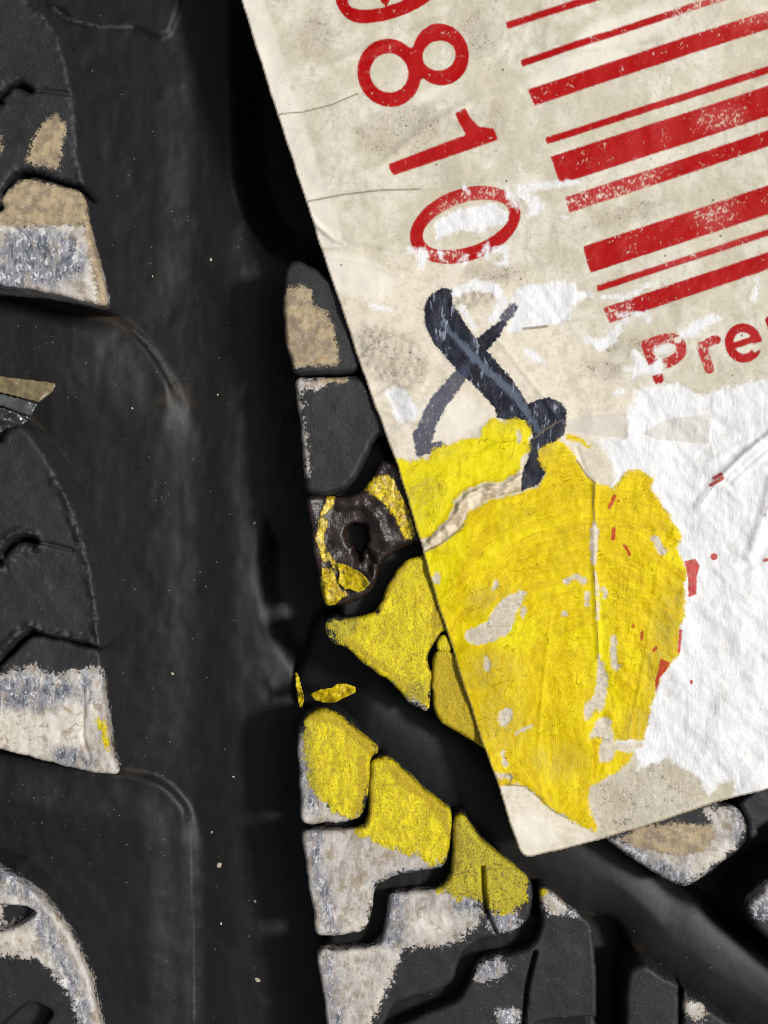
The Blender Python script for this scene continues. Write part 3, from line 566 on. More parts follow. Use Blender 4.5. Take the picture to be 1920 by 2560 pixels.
block([(1350, 2236), (1358, 2224), (1372, 2230), (1431, 2276), (1466, 2300), (1478, 2340), (1484, 2430), (1487, 2540), (1488, 2900), (1000, 2900), (985, 2600), (1013, 2560), (1064, 2535), (1136, 2506), (1168, 2466), (1186, 2428), (1200, 2406), (1230, 2394), (1290, 2384), (1330, 2366), (1350, 2335), (1355, 2290)],
      wht=[('p', [(1350, 2222), (1380, 2238), (1436, 2282), (1425, 2288), (1372, 2275), (1354, 2270)]), ('e', (1228, 2424, 40, 22, -15)), ('e', (1270, 2545, 26, 20, 0))],
      yel=[('e', (1356, 2232, 7, 10))], blu=[('e', (1228, 2424, 50, 30)), ('e', (1270, 2545, 30, 30)), ('e', (1430, 2285, 30, 20))], label='bare black tread block with a fine vertical crack and whitish corner', ext=9, bev=9,
      extra=lambda x, y, s: -.12*ss(sdl(x, y, [(1338, 2383), (1326, 2430), (1317, 2472), (1309, 2560), (1300, 2700)], 4), -3, 3)-.3*ss(sdp(x, y, sm([(1340, 2562), (1400, 2551), (1500, 2550), (1500, 2610), (1340, 2610)])), -4, 6))
block([(1572, 2450), (1582, 2428), (1604, 2418), (1628, 2423), (1663, 2447), (1690, 2462), (1695, 2480), (1693, 2560), (1690, 2900), (1564, 2900), (1567, 2540)], label='narrow bare black tread block at the bottom of the frame', ext=9, bev=10, z0=-.06)
block([(1716, 2510), (1724, 2501), (1743, 2510), (1781, 2533), (1811, 2558), (1900, 2610), (2000, 2900), (1716, 2900)], wht=[('e', (1740, 2530, 30, 16, 30))], label='wedge of black tread block at the lower right corner', ext=9, bev=8, z0=-.06)
block([(1500, 2082), (1480, 2040), (1560, 1960), (1760, 1960), (1800, 2012), (1838, 2020), (1854, 2040), (1862, 2070), (1858, 2100), (1830, 2128), (1766, 2178), (1728, 2204), (1698, 2208), (1650, 2186), (1591, 2149), (1530, 2106)],
      tan=[('p', off(c12, [(800, 560), (900, 480), (1150, 470), (1330, 480), (1340, 560), (1290, 640), (1150, 660), (1000, 640), (880, 620)]))],
      wht=[('p', off(c12, [(700, 550), (850, 600), (1150, 640), (1260, 560), (1340, 480), (1290, 390), (1480, 380), (1520, 500), (1450, 620), (1180, 830), (1060, 800), (880, 690)]))],
      blu=[('l', [(1560, 2110), (1640, 2165), (1700, 2195)], 20), ('l', [(1845, 2030), (1850, 2090)], 16)], chk=[('l', [(1700, 2190), (1760, 2160), (1830, 2110)], 14), ('e', (1750, 2070, 30, 14))], label='pointed tread block with tan and white paint sticking out below the label', ext=9, bev=11)
block([(1850, 2008), (1872, 1990), (2100, 1800), (2300, 1800), (2300, 1900), (1925, 2045), (1890, 2084), (1874, 2092), (1866, 2050)], label='dark grey tread block at the right frame edge under the label', ext=9, bev=8)
block([(1872, 2272), (1884, 2250), (1908, 2230), (1940, 2200), (2250, 2050), (2400, 2100), (2400, 2500), (2100, 2480), (1940, 2360), (1885, 2306)], wht=[('p', [(1864, 2240), (1930, 2205), (1935, 2290), (1900, 2296), (1880, 2285)])], blu=[('e', (1900, 2270, 40, 40))], label='slate-tipped tread block at the right edge beyond the dark hollow', ext=9, bev=12)
# hidden blocks that carry the label further up
block([(1010, -400), (1500, -400), (2400, -400), (2400, 500), (1300, 500), (1020, 300)], label='tread block hidden under the upper part of the label', subd=0, bev=8)
block([(960, 560), (2400, 560), (2400, 1750), (1900, 1900), (1500, 1880), (1180, 1600), (1090, 1250), (980, 900)], label='tread block hidden under the lower part of the label', subd=0, bev=8)
# tie bar: the rounded floor of the diagonal groove
def bar_h(x, y, s): return -.50-.16*(1-np.sqrt(np.clip(1-(1-np.clip(s/120, 0, 1))**2, 0, 1)))+fbm(x, y, 300, 61)*.012+fbm(x, y, 30, 62)*.003-.25*ss(-x-y*.2, -1290, -1130)
slab('groove_ridge', sm([(800, 1540), (880, 1590), (1070, 1745), (1210, 1840), (1500, 2060), (1590, 2135), (1684, 2232), (1760, 2268), (1832, 2330), (1920, 2390), (2300, 2640), (2360, 2900), (2100, 2900), (1920, 2640), (1760, 2540), (1690, 2480), (1640, 2450), (1596, 2410), (1560, 2330), (1510, 2302), (1440, 2310), (1320, 2240), (1120, 2090), (930, 1920), (800, 1810), (730, 1750), (760, 1640)], 5),
     MF, tyre, lambda x, y, s: {'edge_hil': NONE(x), 'mud': sdl(x, y, [(1150, 2085), (1400, 2250), (1600, 2380)], 10)}, bar_h, [(3, -.02), (8, -.1), (14, -.4), (18, -1.0)], sp=6, pre=-.4, label='smooth rounded rubber ridge along the diagonal groove')

# ------------------------------------------------------------------ LABEL
c2, c3, c6, cr = (600, 0), (1220, 0), (1220, 650), (1220, 1300)
OUT = [(470, -420), (512, -300), (602, 0), (650, 150), (700, 308), (764, 503), (827, 694), (880, 850), (938, 1015), (995, 1169), (1050, 1352), (1099, 1525), (1150, 1685), (1200, 1838), (1244, 1960), (1272, 2050), (1294, 2112)]
OUT += [(1299, 2123), (1307, 2131), (1318, 2135), (1332, 2134), (1420, 2112), (1504, 2090), (1600, 2061), (1700, 2028), (1782, 2002), (1850, 1983), (1920, 1964), (2300, 1850), (2300, -420)]
def red(X, Y):
    r = NONE(X); mx = lambda v: np.maximum(r, v)
    bars = [((1235, -9), (1239, 7), -.31), ((1262, 63), (1267, 80), -.31), ((1299, 156), (1304, 173), -.325), ((1317, 230), (1334, 270), -.329), ((1360, 350), (1365, 367), -.323),
            ((1374, 397), (1397, 466), -.328), ((1410, 498), (1422, 536), -.333), ((1454, 620), (1473, 686), -.33), ((1488, 717), (1492, 733), -.33), ((1505, 772), (1522, 810), -.338)]
    for (a, b, k) in bars:
        r = mx(sdp(X, Y, [a, (2300, a[1]+(2300-a[0])*k), (2300, b[1]+(2300-b[0])*k), b], 40))
    for k, (y0, th) in enumerate(((-70, 22), (-130, 40), (-190, 12), (-260, 50))):
        r = mx(sdp(X, Y, [(1215-k*14, y0), (2300, y0-350), (2300, y0-350+th), (1220-k*14, y0+th)], 40))
    # 8
    e1 = np.maximum(sde(X, Y, 973, 189, 79, 85, -15), sde(X, Y, 1101, 143, 70, 77, -10))
    e1 = np.maximum(e1, sdl(X, Y, [(1010, 175), (1060, 158)], 42))
    hl = np.maximum(sde(X, Y, 973, 189, 47, 49, -20), sde(X, Y, 1097, 145, 41, 37, -20))
    r = mx(np.minimum(e1, -hl))
    # 0
    r = mx(np.minimum(sde(X, Y, 1162, 566, 143, 89, -20), -sde(X, Y, 1164, 566, 112, 54, -19)))
    # 1
    r = mx(sdp(X, Y, off(c2, [(880, 985), (1100, 900), (1335, 812), (1300, 750), (1270, 685), (1332, 655), (1365, 715), (1410, 760), (1500, 775), (1525, 840), (1300, 920), (910, 1050), (888, 1022)]), 40))
    # 9 (its lower part is in view)
    nine = np.maximum(sde(X, Y, 905, -35, 74, 92, -12), sdl(X, Y, sm([(856, -50), (858, 10), (890, 46), (950, 44), (1020, 22), (1076, -14), (1110, -60), (1100, -110), (1040, -150)], 4, False), 17))
    nine = np.minimum(nine, -sdp(X, Y, sm(off(c2, [(640, 0), (655, 52), (720, 73), (800, 68), (858, 54), (830, 20), (780, -60), (690, -90), (640, -60)])), 40))
    r = mx(nine)
    # Prem
    u = np.array((.942, -.335)); d = np.array((.335, .942))
    def lp(o, p): return [tuple(np.array(o)+u*x+d*y) for x, y in p]
    o = (1598, 858)
    P = np.maximum(sdl(X, Y, lp(o, [(12, 10), (12, 101)]), 13), sdl(X, Y, sm(lp(o, [(12, 12), (55, 11), (84, 22), (92, 40), (84, 60), (55, 70), (40, 70)]), 4, False), 13))
    P = np.minimum(P, -np.maximum(sde(X, Y, 1640, 925, 26, 12, -25), sde(X, Y, 1690, 852, 10, 8)))
    r = mx(P)
    o = (1735, 862)
    r = mx(sdl(X, Y, lp(o, [(11, 10), (11, 70)]), 12)); r = mx(sdl(X, Y, sm(lp(o, [(11, 30), (20, 12), (40, 6), (52, 8)]), 4, False), 11))
    E = np.minimum(sde(X, Y, 1853, 860, 46, 49, -18), -sde(X, Y, 1853, 860, 24, 27, -18))
    E = np.maximum(E, sdl(X, Y, [(1826, 868), (1880, 850)], 8)); E = np.minimum(E, -sdp(X, Y, [(1868, 866), (1912, 852), (1916, 866), (1880, 884)], 40))
    r = mx(E)
    o = (1905, 800)
    for q in ([(11, 8), (11, 72)], [(11, 25), (30, 8), (48, 20), (50, 72)], [(50, 25), (68, 8), (88, 20), (90, 72)]): r = mx(sdl(X, Y, lp(o, q), 11))
    return r
WBIG = [(1920, 945), (1878, 956), (1828, 966), (1790, 973), (1768, 988), (1735, 985), (1705, 964), (1680, 960), (1642, 964), (1587, 975), (1579, 1009), (1562, 1030), (1564, 1068), (1564, 1093), (1486, 1101), (1515, 1131), (1528, 1165), (1532, 1194), (1520, 1250), (1500, 1500), (1500, 1800), (1520, 1850),
        (1587, 1870), (1591, 1920), (1642, 1903), (1671, 1895), (1697, 1916), (1739, 1937), (1760, 1975), (1772, 1990), (1790, 1952), (1828, 1950), (1832, 1979), (1819, 2000), (1830, 2050), (2400, 2050), (2400, 900)]
WSM = [('p', [(1276, 742), (1300, 716), (1359, 709), (1406, 705), (1431, 713), (1446, 730), (1470, 728), (1480, 742), (1440, 760), (1427, 777), (1420, 800), (1400, 812), (1347, 819), (1292, 831), (1268, 838), (1279, 781)]),
       ('p', sm([(967, 979), (1001, 971), (1043, 1017), (1047, 1042), (1022, 1055), (992, 1055), (980, 1017)])),
       ('p', [(1085, 561), (1120, 538), (1149, 527), (1233, 511), (1267, 532), (1264, 561), (1230, 572), (1208, 583), (1150, 580), (1106, 597), (1092, 600)]),
       ('l', [(1024, 628), (1060, 636)], [6, 9]), ('l', [(1056, 640), (1050, 672)], [14, 5]), ('l', [(1100, 630), (1106, 655)], [6, 3]), ('l', [(1150, 655), (1165, 640), (1158, 668)], [4, 4, 3]),
       ('l', [(1200, 640), (1218, 615), (1214, 655)], [4, 5, 4]), ('l', [(1236, 630), (1262, 622), (1262, 660), (1240, 664)], [8, 7, 7, 4]), ('l', [(1160, 470), (1170, 492)], 3), ('l', [(1270, 485), (1290, 520)], [9, 6]),
       ('l', [(1300, 478), (1345, 520), (1318, 545)], [13, 14, 6]), ('l', [(1330, 470), (1440, 460)], [12, 5]), ('l', [(1400, 545), (1414, 550)], 4), ('l', [(1464, 848), (1500, 866), (1530, 845), (1560, 800)], [6, 14, 12, 6]),
       ('l', [(1500, 745), (1560, 745), (1635, 710)], [4, 7, 4]), ('l', [(1545, 790), (1615, 788), (1618, 805)], [5, 7, 4]), ('p', [(1700, 830), (1730, 806), (1775, 790), (1800, 800), (1760, 820), (1735, 842), (1705, 850), (1690, 842)]),
       ('l', [(1585, 885), (1600, 915), (1580, 945)], [10, 16, 6]), ('l', [(1560, 925), (1640, 925), (1645, 900)], [4, 14, 6]), ('l', [(1640, 880), (1665, 870)], 10), ('l', [(1888, 700), (1882, 750)], [4, 8]),
       ('e', (1330, 890, 20, 12, 40)), ('l', [(1316, 880), (1352, 905)], [6, 8]), ('l', [(1540, 985), (1550, 978)], 7), ('l', [(930, 768), (975, 775)], 5),
       ('e', (1112, 742, 12, 18)), ('l', [(1135, 735), (1180, 716), (1235, 722), (1258, 760), (1230, 800)], [13, 13, 12, 12, 12]), ('l', [(1150, 770), (1172, 800), (1185, 820)], [6, 8, 4]), ('e', (1158, 918, 16, 13, 20)), ('l', [(1268, 800), (1240, 836)], [5, 3]), ('l', [(1230, 560), (1150, 575)], 4), ('l', [(1000, 1060), (1020, 1050)], 4)]
YT = [(960, 1135), (980, 1146), (1005, 1150), (1026, 1156), (1056, 1144), (1068, 1150), (1081, 1120), (1106, 1118), (1157, 1101), (1199, 1095), (1203, 1068), (1233, 1047), (1258, 1055), (1287, 1047), (1313, 1057), (1330, 1080), (1319, 1106), (1322, 1125), (1300, 1152), (1304, 1173),
      (1258, 1205), (1208, 1207), (1161, 1228), (1136, 1249), (1127, 1283), (1106, 1312), (1077, 1340), (1040, 1354), (1000, 1250)]
YB = [(1040, 1392), (1058, 1380), (1098, 1359), (1144, 1325), (1158, 1308), (1165, 1283), (1212, 1253), (1258, 1241), (1300, 1232), (1330, 1222), (1347, 1206), (1360, 1182), (1352, 1165), (1345, 1150), (1345, 1128), (1365, 1112), (1389, 1101), (1414, 1112), (1439, 1152), (1461, 1186), (1482, 1207), (1515, 1220), (1532, 1224),
      (1553, 1190), (1570, 1177), (1595, 1175), (1631, 1194), (1625, 1220), (1646, 1253), (1667, 1279), (1684, 1312), (1703, 1342), (1690, 1370), (1705, 1401), (1712, 1440), (1705, 1496), (1712, 1503), (1705, 1540), (1697, 1566), (1692, 1633), (1671, 1659), (1646, 1692), (1636, 1735), (1623, 1768), (1617, 1815), (1604, 1848), (1540, 1850),
      (1532, 1868), (1579, 1882), (1570, 1903), (1532, 1929), (1490, 1954), (1473, 1962), (1469, 1987), (1473, 2029), (1488, 2058), (1486, 2073), (1456, 2063), (1418, 2041), (1376, 2020), (1342, 1987), (1309, 1961), (1292, 1955), (1262, 1957), (1220, 1972), (1160, 1800), (1080, 1520)]
BARE = [('p', sm([(1165, 1578), (1191, 1566), (1216, 1549), (1246, 1507), (1292, 1477), (1313, 1481), (1287, 1536), (1275, 1574), (1250, 1591), (1208, 1608), (1170, 1604)])), ('p', sm([(1477, 1305), (1490, 1317), (1492, 1351), (1484, 1414), (1475, 1397), (1473, 1351)])),
        ('p', sm([(1492, 1636), (1500, 1650), (1515, 1688), (1511, 1747), (1500, 1777), (1488, 1772), (1473, 1790), (1460, 1794), (1458, 1764), (1482, 1735), (1490, 1680)])), ('l', [(1530, 1594), (1528, 1625), (1536, 1664)], [7, 8, 9]), ('l', [(1465, 1482), (1464, 1508)], 6), ('l', [(1508, 1472), (1509, 1492)], 6),
        ('l', [(1633, 1345), (1652, 1378)], [8, 11]), ('l', [(1412, 1452), (1436, 1440), (1456, 1451)], [7, 4, 9]), ('e', (1410, 1532, 7, 6)), ('p', sm([(1507, 1789), (1524, 1798), (1528, 1827), (1534, 1878), (1515, 1903), (1494, 1891), (1502, 1844), (1486, 1840), (1470, 1844), (1485, 1808)])),
        ('l', [(1540, 1862), (1598, 1860)], [8, 7]), ('e', (1216, 1660, 8, 20)), ('e', (1262, 1790, 16, 24, 20)), ('l', [(1290, 1830), (1330, 1810)], [4, 3]), ('e', (1236, 1462, 6, 12, 20)), ('e', (1090, 1445, 8, 16)), ('l', [(1255, 1880), (1262, 1910)], 5), ('l', [(1235, 1935), (1275, 1938)], 6), ('l', [(1485, 1430), (1492, 1500), (1490, 1545)], [2, 3, 4]), ('l', [(1294, 1082), (1296, 1104)], 5), ('l', [(1304, 1536), (1308, 1520)], 6)]
INK = [(1060, 770), (1073, 741), (1106, 720), (1127, 726), (1132, 760), (1149, 789), (1182, 840), (1199, 857), (1233, 899), (1275, 945), (1304, 988), (1317, 1011), (1347, 1000), (1368, 993), (1401, 1009), (1414, 1030), (1412, 1055), (1408, 1085), (1385, 1108), (1362, 1128), (1372, 1165), (1392, 1174), (1360, 1186), (1345, 1212), (1300, 1228),
       (1300, 1190), (1321, 1140), (1321, 1110), (1330, 1089), (1304, 1062), (1271, 1055), (1240, 1044), (1236, 1022), (1203, 983), (1170, 954), (1127, 912), (1085, 861), (1062, 819)]
FLAP = [(1300, 1179), (1258, 1209), (1208, 1210), (1161, 1231), (1138, 1251), (1130, 1283), (1106, 1315), (1077, 1345), (1040, 1358), (1056, 1380), (1098, 1357), (1144, 1323), (1156, 1306), (1163, 1281), (1212, 1251), (1258, 1238), (1300, 1228)]
CREASE = [([(768, 532), (800, 572), (832, 600), (860, 612)], 3, .022), ([(700, 320), (760, 330), (820, 318)], 4, .008), ([(900, 900), (930, 870), (1000, 840), (1050, 860)], 4, .012), ([(935, 1000), (990, 960), (1050, 975)], 4, .012),([(695, 291), (760, 285), (830, 268), (895, 240), (960, 215)], 3, -.010), ([(764, 508), (860, 490), (950, 480), (1080, 472), (1200, 455)], 3, -.016), ([(770, 560), (860, 600), (980, 622), (1060, 620)], 5, .012), ([(790, 640), (900, 655), (1000, 690)], 5, .010), ([(790, 185), (880, 150), (960, 120), (1100, 60)], 7, .016), ([(860, 455), (950, 420), (1060, 330), (1180, 260), (1290, 232)], 7, .014),
          ([(1405, 1048), (1470, 1034), (1560, 1030), (1700, 1040), (1800, 1020)], 5, .010), ([(1482, 1207), (1484, 1260), (1480, 1330), (1486, 1500), (1494, 1640)], 4, .022), ([(1439, 1120), (1461, 1186), (1482, 1207)], 3, -.014), ([(1220, 1120), (1300, 1102)], 4, .01),
          ([(1745, 1260), (1785, 1205), (1850, 1140), (1960, 1060)], 7, .026), ([(1800, 1190), (1860, 1132), (1960, 1050)], 4, .028), ([(1815, 1198), (1870, 1146), (1960, 1070)], 4, .026), ([(1830, 1206), (1880, 1160), (1960, 1092)], 4, .02), ([(1925, 1200), (1900, 1300), (1868, 1390)], 8, .03), ([(1925, 1330), (1895, 1400), (1850, 1420)], 7, -.02), ([(1100, 1500), (1200, 1420), (1330, 1390), (1420, 1375)], 3, .006), ([(1120, 1460), (1250, 1350), (1330, 1260)], 4, .004), ([(1680, 1330), (1640, 1420), (1600, 1700), (1570, 1830)], 3, .006), ([(1650, 1190), (1780, 1150), (1900, 1080)], 4, .008), ([(1380, 1500), (1360, 1660), (1340, 1900)], 3, .006),
          ([(1240, 850), (1330, 960), (1400, 1060)], 4, .01), ([(940, 1020), (1010, 1050), (1060, 1060)], 4, .012), ([(985, 950), (1020, 965), (1060, 960)], 4, .012)]
def lab_attr(X, Y, s):
    A = {}
    A['red'] = red(X, Y)
    A['worn'] = shapes(X, Y, [('p', [(1395, 490), (1640, 420), (1640, 490), (1410, 560)]), ('e', (1180, 520, 110, 40, -20)), ('e', (1800, 300, 60, 30)), ('e', (1780, 530, 60, 50)), ('e', (1540, 790, 40, 40)), ('p', [(1600, 0), (2300, -100), (2300, 60), (1700, 70)]), ('e', (1760, 620, 140, 20, -18)), ('e', (1755, 890, 40, 50)), ('e', (1100, 640, 60, 20)), ('e', (1660, 870, 60, 40))])
    yel = np.maximum(sdp(X, Y, YT), sdp(X, Y, YB))
    yel = np.maximum(yel, sdl(X, Y, [(1418, 1092), (1450, 1102), (1470, 1120)], [8, 7, 4]))
    bare = shapes(X, Y, BARE)
    A['wht'] = np.maximum(sdp(X, Y, WBIG), shapes(X, Y, WSM))
    A['yel'] = np.minimum(yel, 60); A['bare'] = bare
    A['ink'] = np.maximum(sdp(X, Y, INK), sdl(X, Y, [(1254, 812), (1236, 832), (1205, 862), (1190, 880)], [9, 16, 20, 16]))
    A['fad'] = sdl(X, Y, [(1158, 930), (1128, 968), (1098, 1005), (1072, 1052), (1056, 1100), (1050, 1132)], [16, 20, 22, 22, 22, 12])
    A['fad'] = np.maximum(A['fad'], sdl(X, Y, [(1048, 1090), (1070, 1120), (1110, 1115)], [18, 16, 8])); A['fad'] = np.maximum(A['fad'], sdl(X, Y, [(1282, 772), (1262, 796)], 12))
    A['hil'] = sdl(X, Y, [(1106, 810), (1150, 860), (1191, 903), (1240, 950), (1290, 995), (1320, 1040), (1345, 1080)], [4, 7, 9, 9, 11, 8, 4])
    A['rbit'] = shapes(X, Y, [('p', [(1707, 1402), (1735, 1396), (1745, 1414), (1738, 1440), (1737, 1485), (1716, 1492), (1716, 1450)]), ('p', [(1646, 1642), (1671, 1655), (1660, 1675), (1646, 1692), (1636, 1735), (1634, 1700), (1642, 1671)]), ('l', [(1697, 1575), (1693, 1625)], 4), ('e', (1781, 1391, 9, 9, 0)),
             ('l', [(1772, 1213), (1800, 1196)], 4.5), ('l', [(1780, 1196), (1796, 1186)], 4.5), ('e', (1724, 1703, 4, 6)), ('l', [(1531, 1322), (1529, 1346)], 5), ('l', [(1556, 1362), (1564, 1372), (1570, 1386)], 4), ('e', (1579, 1564, 4, 5)), ('l', [(1602, 1578), (1600, 1596)], 4), ('l', [(1630, 1624), (1636, 1617)], 4), ('l', [(1532, 1241), (1520, 1268)], 5), ('e', (1542, 1252, 4, 4)), ('l', [(1906, 1400), (1914, 1398)], 4)])
    A['dirt'] = shapes(X, Y, [('p', sm([(1473, 1962), (1540, 1925), (1600, 1905), (1670, 1895), (1740, 1940), (1765, 1985), (1700, 2020), (1520, 2080), (1488, 2060), (1470, 2000)])), ('p', sm([(900, 830), (960, 815), (1040, 870), (1060, 930), (1040, 960), (960, 955), (905, 900)])), ('e', (1190, 85, 40, 60, -20)), ('e', (1200, 300, 60, 24, -25)), ('e', (1180, 745, 60, 30, 0)), ('e', (1500, 925, 50, 30, 20)),
             ('e', (1000, 330, 110, 60, -15)), ('e', (1230, 690, 70, 30, 0)), ('e', (1560, 540, 120, 20, -18)), ('e', (790, 100, 50, 60)), ('e', (1230, 300, 20, 40)), ('e', (1680, 740, 80, 20, -20)), ('e', (1890, 1640, 30, 18, 40)), ('e', (1800, 1680, 50, 20, 10)), ('e', (1730, 1755, 12, 14)), ('e', (1560, 870, 60, 30, 0))])
    A['crk'] = shapes(X, Y, [('l', [(695, 291), (760, 285), (830, 268), (895, 240)], 2.2), ('l', [(764, 508), (860, 490), (950, 480), (1050, 476)], 2.6), ('l', [(1056, 1382), (1098, 1361), (1144, 1327), (1158, 1310)], 2.6), ('l', [(1482, 1207), (1478, 1260), (1484, 1310)], 2.4), ('l', [(1439, 1152), (1461, 1186), (1482, 1207)], 3), ('l', [(1400, 1052), (1360, 1075), (1330, 1100)], 2.2), ('l', [(1492, 1640), (1488, 1560), (1480, 1420)], 1.8),
             ('l', [(1262, 1957), (1309, 1961), (1342, 1987), (1376, 2020), (1418, 2041)], 2.2), ('l', [(1306, 824), (1365, 818)], 3.5), ('l', [(1270, 1957), (1278, 1940), (1270, 1928)], 3), ('l', [(1925, 1200), (1905, 1290)], 1.8), ('l', [(1744, 1262), (1790, 1200)], 1.2)])
    A['crk'] = np.maximum(A['crk'], np.minimum(3.2-s, 4.0))
    A['mar'] = np.where(Y < 620, 55-np.maximum(s, 0), -60.0); A['mar'] = np.maximum(A['mar'], shapes(X, Y, [('e', (1335, 2070, 55, 38, 30)), ('e', (880, 690, 110, 50, 20)), ('e', (1130, 1040, 80, 50, 0)), ('e', (1080, 240, 50, 14, -30)), ('e', (1560, 80, 130, 40, -18)), ('e', (1450, 180, 120, 40, -18))]))
    A['tape'] = shapes(X, Y, [('p', [(1410, 1052), (1470, 1040), (1560, 1038), (1562, 1095), (1500, 1092), (1406, 1076)]), ('p', [(1660, 1050), (1772, 1036), (1768, 1110), (1640, 1100), (1600, 1085)])])
    ccx, ccy = 1484, 1720; up = np.maximum(ccy-Y, 0); wx_ = X+fbm(X, Y, 150, 87)*70+fbm(X, Y, 40, 89)*12; A['brr'] = np.hypot(wx_-ccx, up*.95)   # brush strokes arch over and run down
    A['bra'] = np.where(Y < ccy, np.arctan2(wx_-ccx, up+1e-6)*420, np.sign(wx_-ccx)*(math.pi/2*420+(Y-ccy)))
    A['flap'] = sdp(X, Y, FLAP)
    A['lem'] = shapes(X, Y, [('p', YT), ('p', [(1050, 1380), (1120, 1340), (1180, 1320), (1130, 1450), (1110, 1540), (1080, 1480)]), ('e', (1280, 1580, 60, 40)), ('e', (1500, 1650, 20, 160))])
    A['crm'] = shapes(X, Y, [('p', [(780, 640), (1250, 640), (1600, 1000), (1600, 1200), (1300, 1200), (980, 1200)]), ('e', (1350, 2050, 160, 100))])
    A['thin'] = shapes(X, Y, [('e', (1255, 1790, 60, 90, 0)), ('e', (1660, 1600, 40, 150, 12)), ('e', (1230, 1680, 70, 50)), ('e', (1390, 1900, 70, 40)), ('e', (1220, 1500, 50, 30)), ('e', (1600, 1830, 60, 60)), ('e', (1100, 1135, 40, 14, -10)), ('e', (1050, 1250, 50, 60, 20)), ('e', (1260, 1060, 30, 10)), ('e', (1360, 1130, 30, 26))])
    return A
def lab_h(x, y, s):
    z = .10+fbm(x, y, 420, 71)*.06+fbm(x, y, 130, 72)*.022
    z = np.maximum(z, .075)-.028*(1-ss(s, 0, 90))*ss(-y, -2050, -1700)+.06*ss(y, 1750, 2140)*ss(-s, -200, 0)
    z = z+(1-ss(s, 0, 110))*fbm(x, y, 110, 88)*.035
    n = fbm(x, y, 18, 73)*14
    wh = np.maximum(sdp(x, y, WBIG), shapes(x, y, WSM[:3]))
    wm = ss(wh+n, -2, 5)
    z = z-wm*.003+wm*(fbm(x, y, 26, 74)*.007+fbm(x, y, 10, 75, 2)*.004+fbm((x+y)*.5, (x-y)*1.2, 80, 76)*.03)
    yl = np.maximum(sdp(x, y, YT), sdp(x, y, YB)); bare = shapes(x, y, BARE); ym = ss(yl+n*.5, -2, 4)*(1-ss(bare, -2, 3))
    st = fbm(x*1.3, y*.45, 15, 77, 3)
    z = z+ym*(.007+st*.005)+ym*fbm(x, y, 70, 78)*.018+ym*fbm(x, y, 13, 83, 2)*.004
    z = z+ss(sdp(x, y, INK)+n*.5, -2, 4)*.005
    z = z+ss(sdp(x, y, FLAP), -3, 5)*(.01+fbm(x, y, 16, 79)*.04)+.045*ss(sdl(x, y, [(1300, 1190), (1258, 1218), (1208, 1220), (1168, 1240), (1148, 1260), (1138, 1290), (1112, 1322), (1077, 1352)], 6), -5, 5)+ss(sdl(x, y, [(1300, 1176), (1258, 1205), (1208, 1207), (1161, 1228), (1136, 1249), (1127, 1283), (1106, 1312), (1077, 1342)], 3), -6, 3)*.02
    z = z-ss(sdl(x, y, [(1056, 1380), (1098, 1359), (1144, 1325), (1158, 1308), (1165, 1283), (1212, 1253), (1300, 1230)], 2), -4, 2)*.015
    for P, r_, a_ in CREASE:
        z = z+ss(sdl(x, y, P, r_), -r_*1.6, r_)*a_
    d = ss(shapes(x, y, [('p', sm([(900, 830), (960, 815), (1040, 870), (1060, 930), (1040, 960), (960, 955), (905, 900)])), ('e', (1185, 740, 60, 32, 0))]), -20, 15)
    z = z+d*fbm(x, y, 12, 80, 2)*.018
    return z+fbm(x, y, 40, 81)*.008+fbm(x, y, 12, 82, 2)*.0022
OUT = np.array(OUT, float); OUT = np.concatenate([a_+(b_-a_)*np.linspace(0, 1, max(2, int(np.hypot(*(b_-a_))/12)), endpoint=False)[:, None] for a_, b_ in zip(OUT, np.roll(OUT, -1, 0))])
OUT = OUT+np.stack([fbm(OUT[:, 0], OUT[:, 1], 40, 85), fbm(OUT[:, 0], OUT[:, 1], 40, 86)], -1)*2.6
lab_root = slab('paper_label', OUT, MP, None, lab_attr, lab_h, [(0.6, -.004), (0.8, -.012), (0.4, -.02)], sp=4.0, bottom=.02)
lab_root['label'] = 'dirty cream paper label with red bars, torn white and daubed yellow, stuck on tread'
lab_root['category'] = 'label'

# ------------------------------------------------------------------ small things
def sheet(name, poly, z, mat, thick=.012, sp=4, parent=None, label=None, pre=0, hf=None, smn=3):
    return slab(name, sm(poly, smn) if smn else poly, mat, parent, None, hf or (lambda x, y, s: z+0*x), [(0, -thick*.5), (0, -thick)], sp=sp, label=label, pre=pre, bottom=thick)
film = empty('plastic_film_scrap', world(np.array(20.), np.array(990.), np.array(-.2)), 'scrap of clear brownish plastic film poking in from the left above a tread block', 'film')
fh = lambda x, y, s: -.10-.0006*(x+50)+fbm(x, y, 40, 91)*.02
sheet('brown_strip', [(-260, 930), (0, 939), (131, 954), (122, 975), (104, 990), (89, 1003), (40, 990), (0, 980), (-260, 940)], 0, MB, parent=film, hf=fh, smn=0)
sheet('clear_strip', [(-260, 944), (0, 984), (40, 994), (86, 1007), (68, 1038), (0, 1013), (-260, 960)], 0, MC, parent=film, hf=lambda x, y, s: fh(x, y, s)-.01, smn=0)
sheet('folded_edge', [(-260, 965), (0, 1018), (66, 1042), (30, 1068), (0, 1092), (-260, 1120)], 0, MS, parent=film, hf=lambda x, y, s: fh(x, y, s)-.05-.0012*(y-1018)+fbm(x, y, 18, 95)*.04, smn=0)
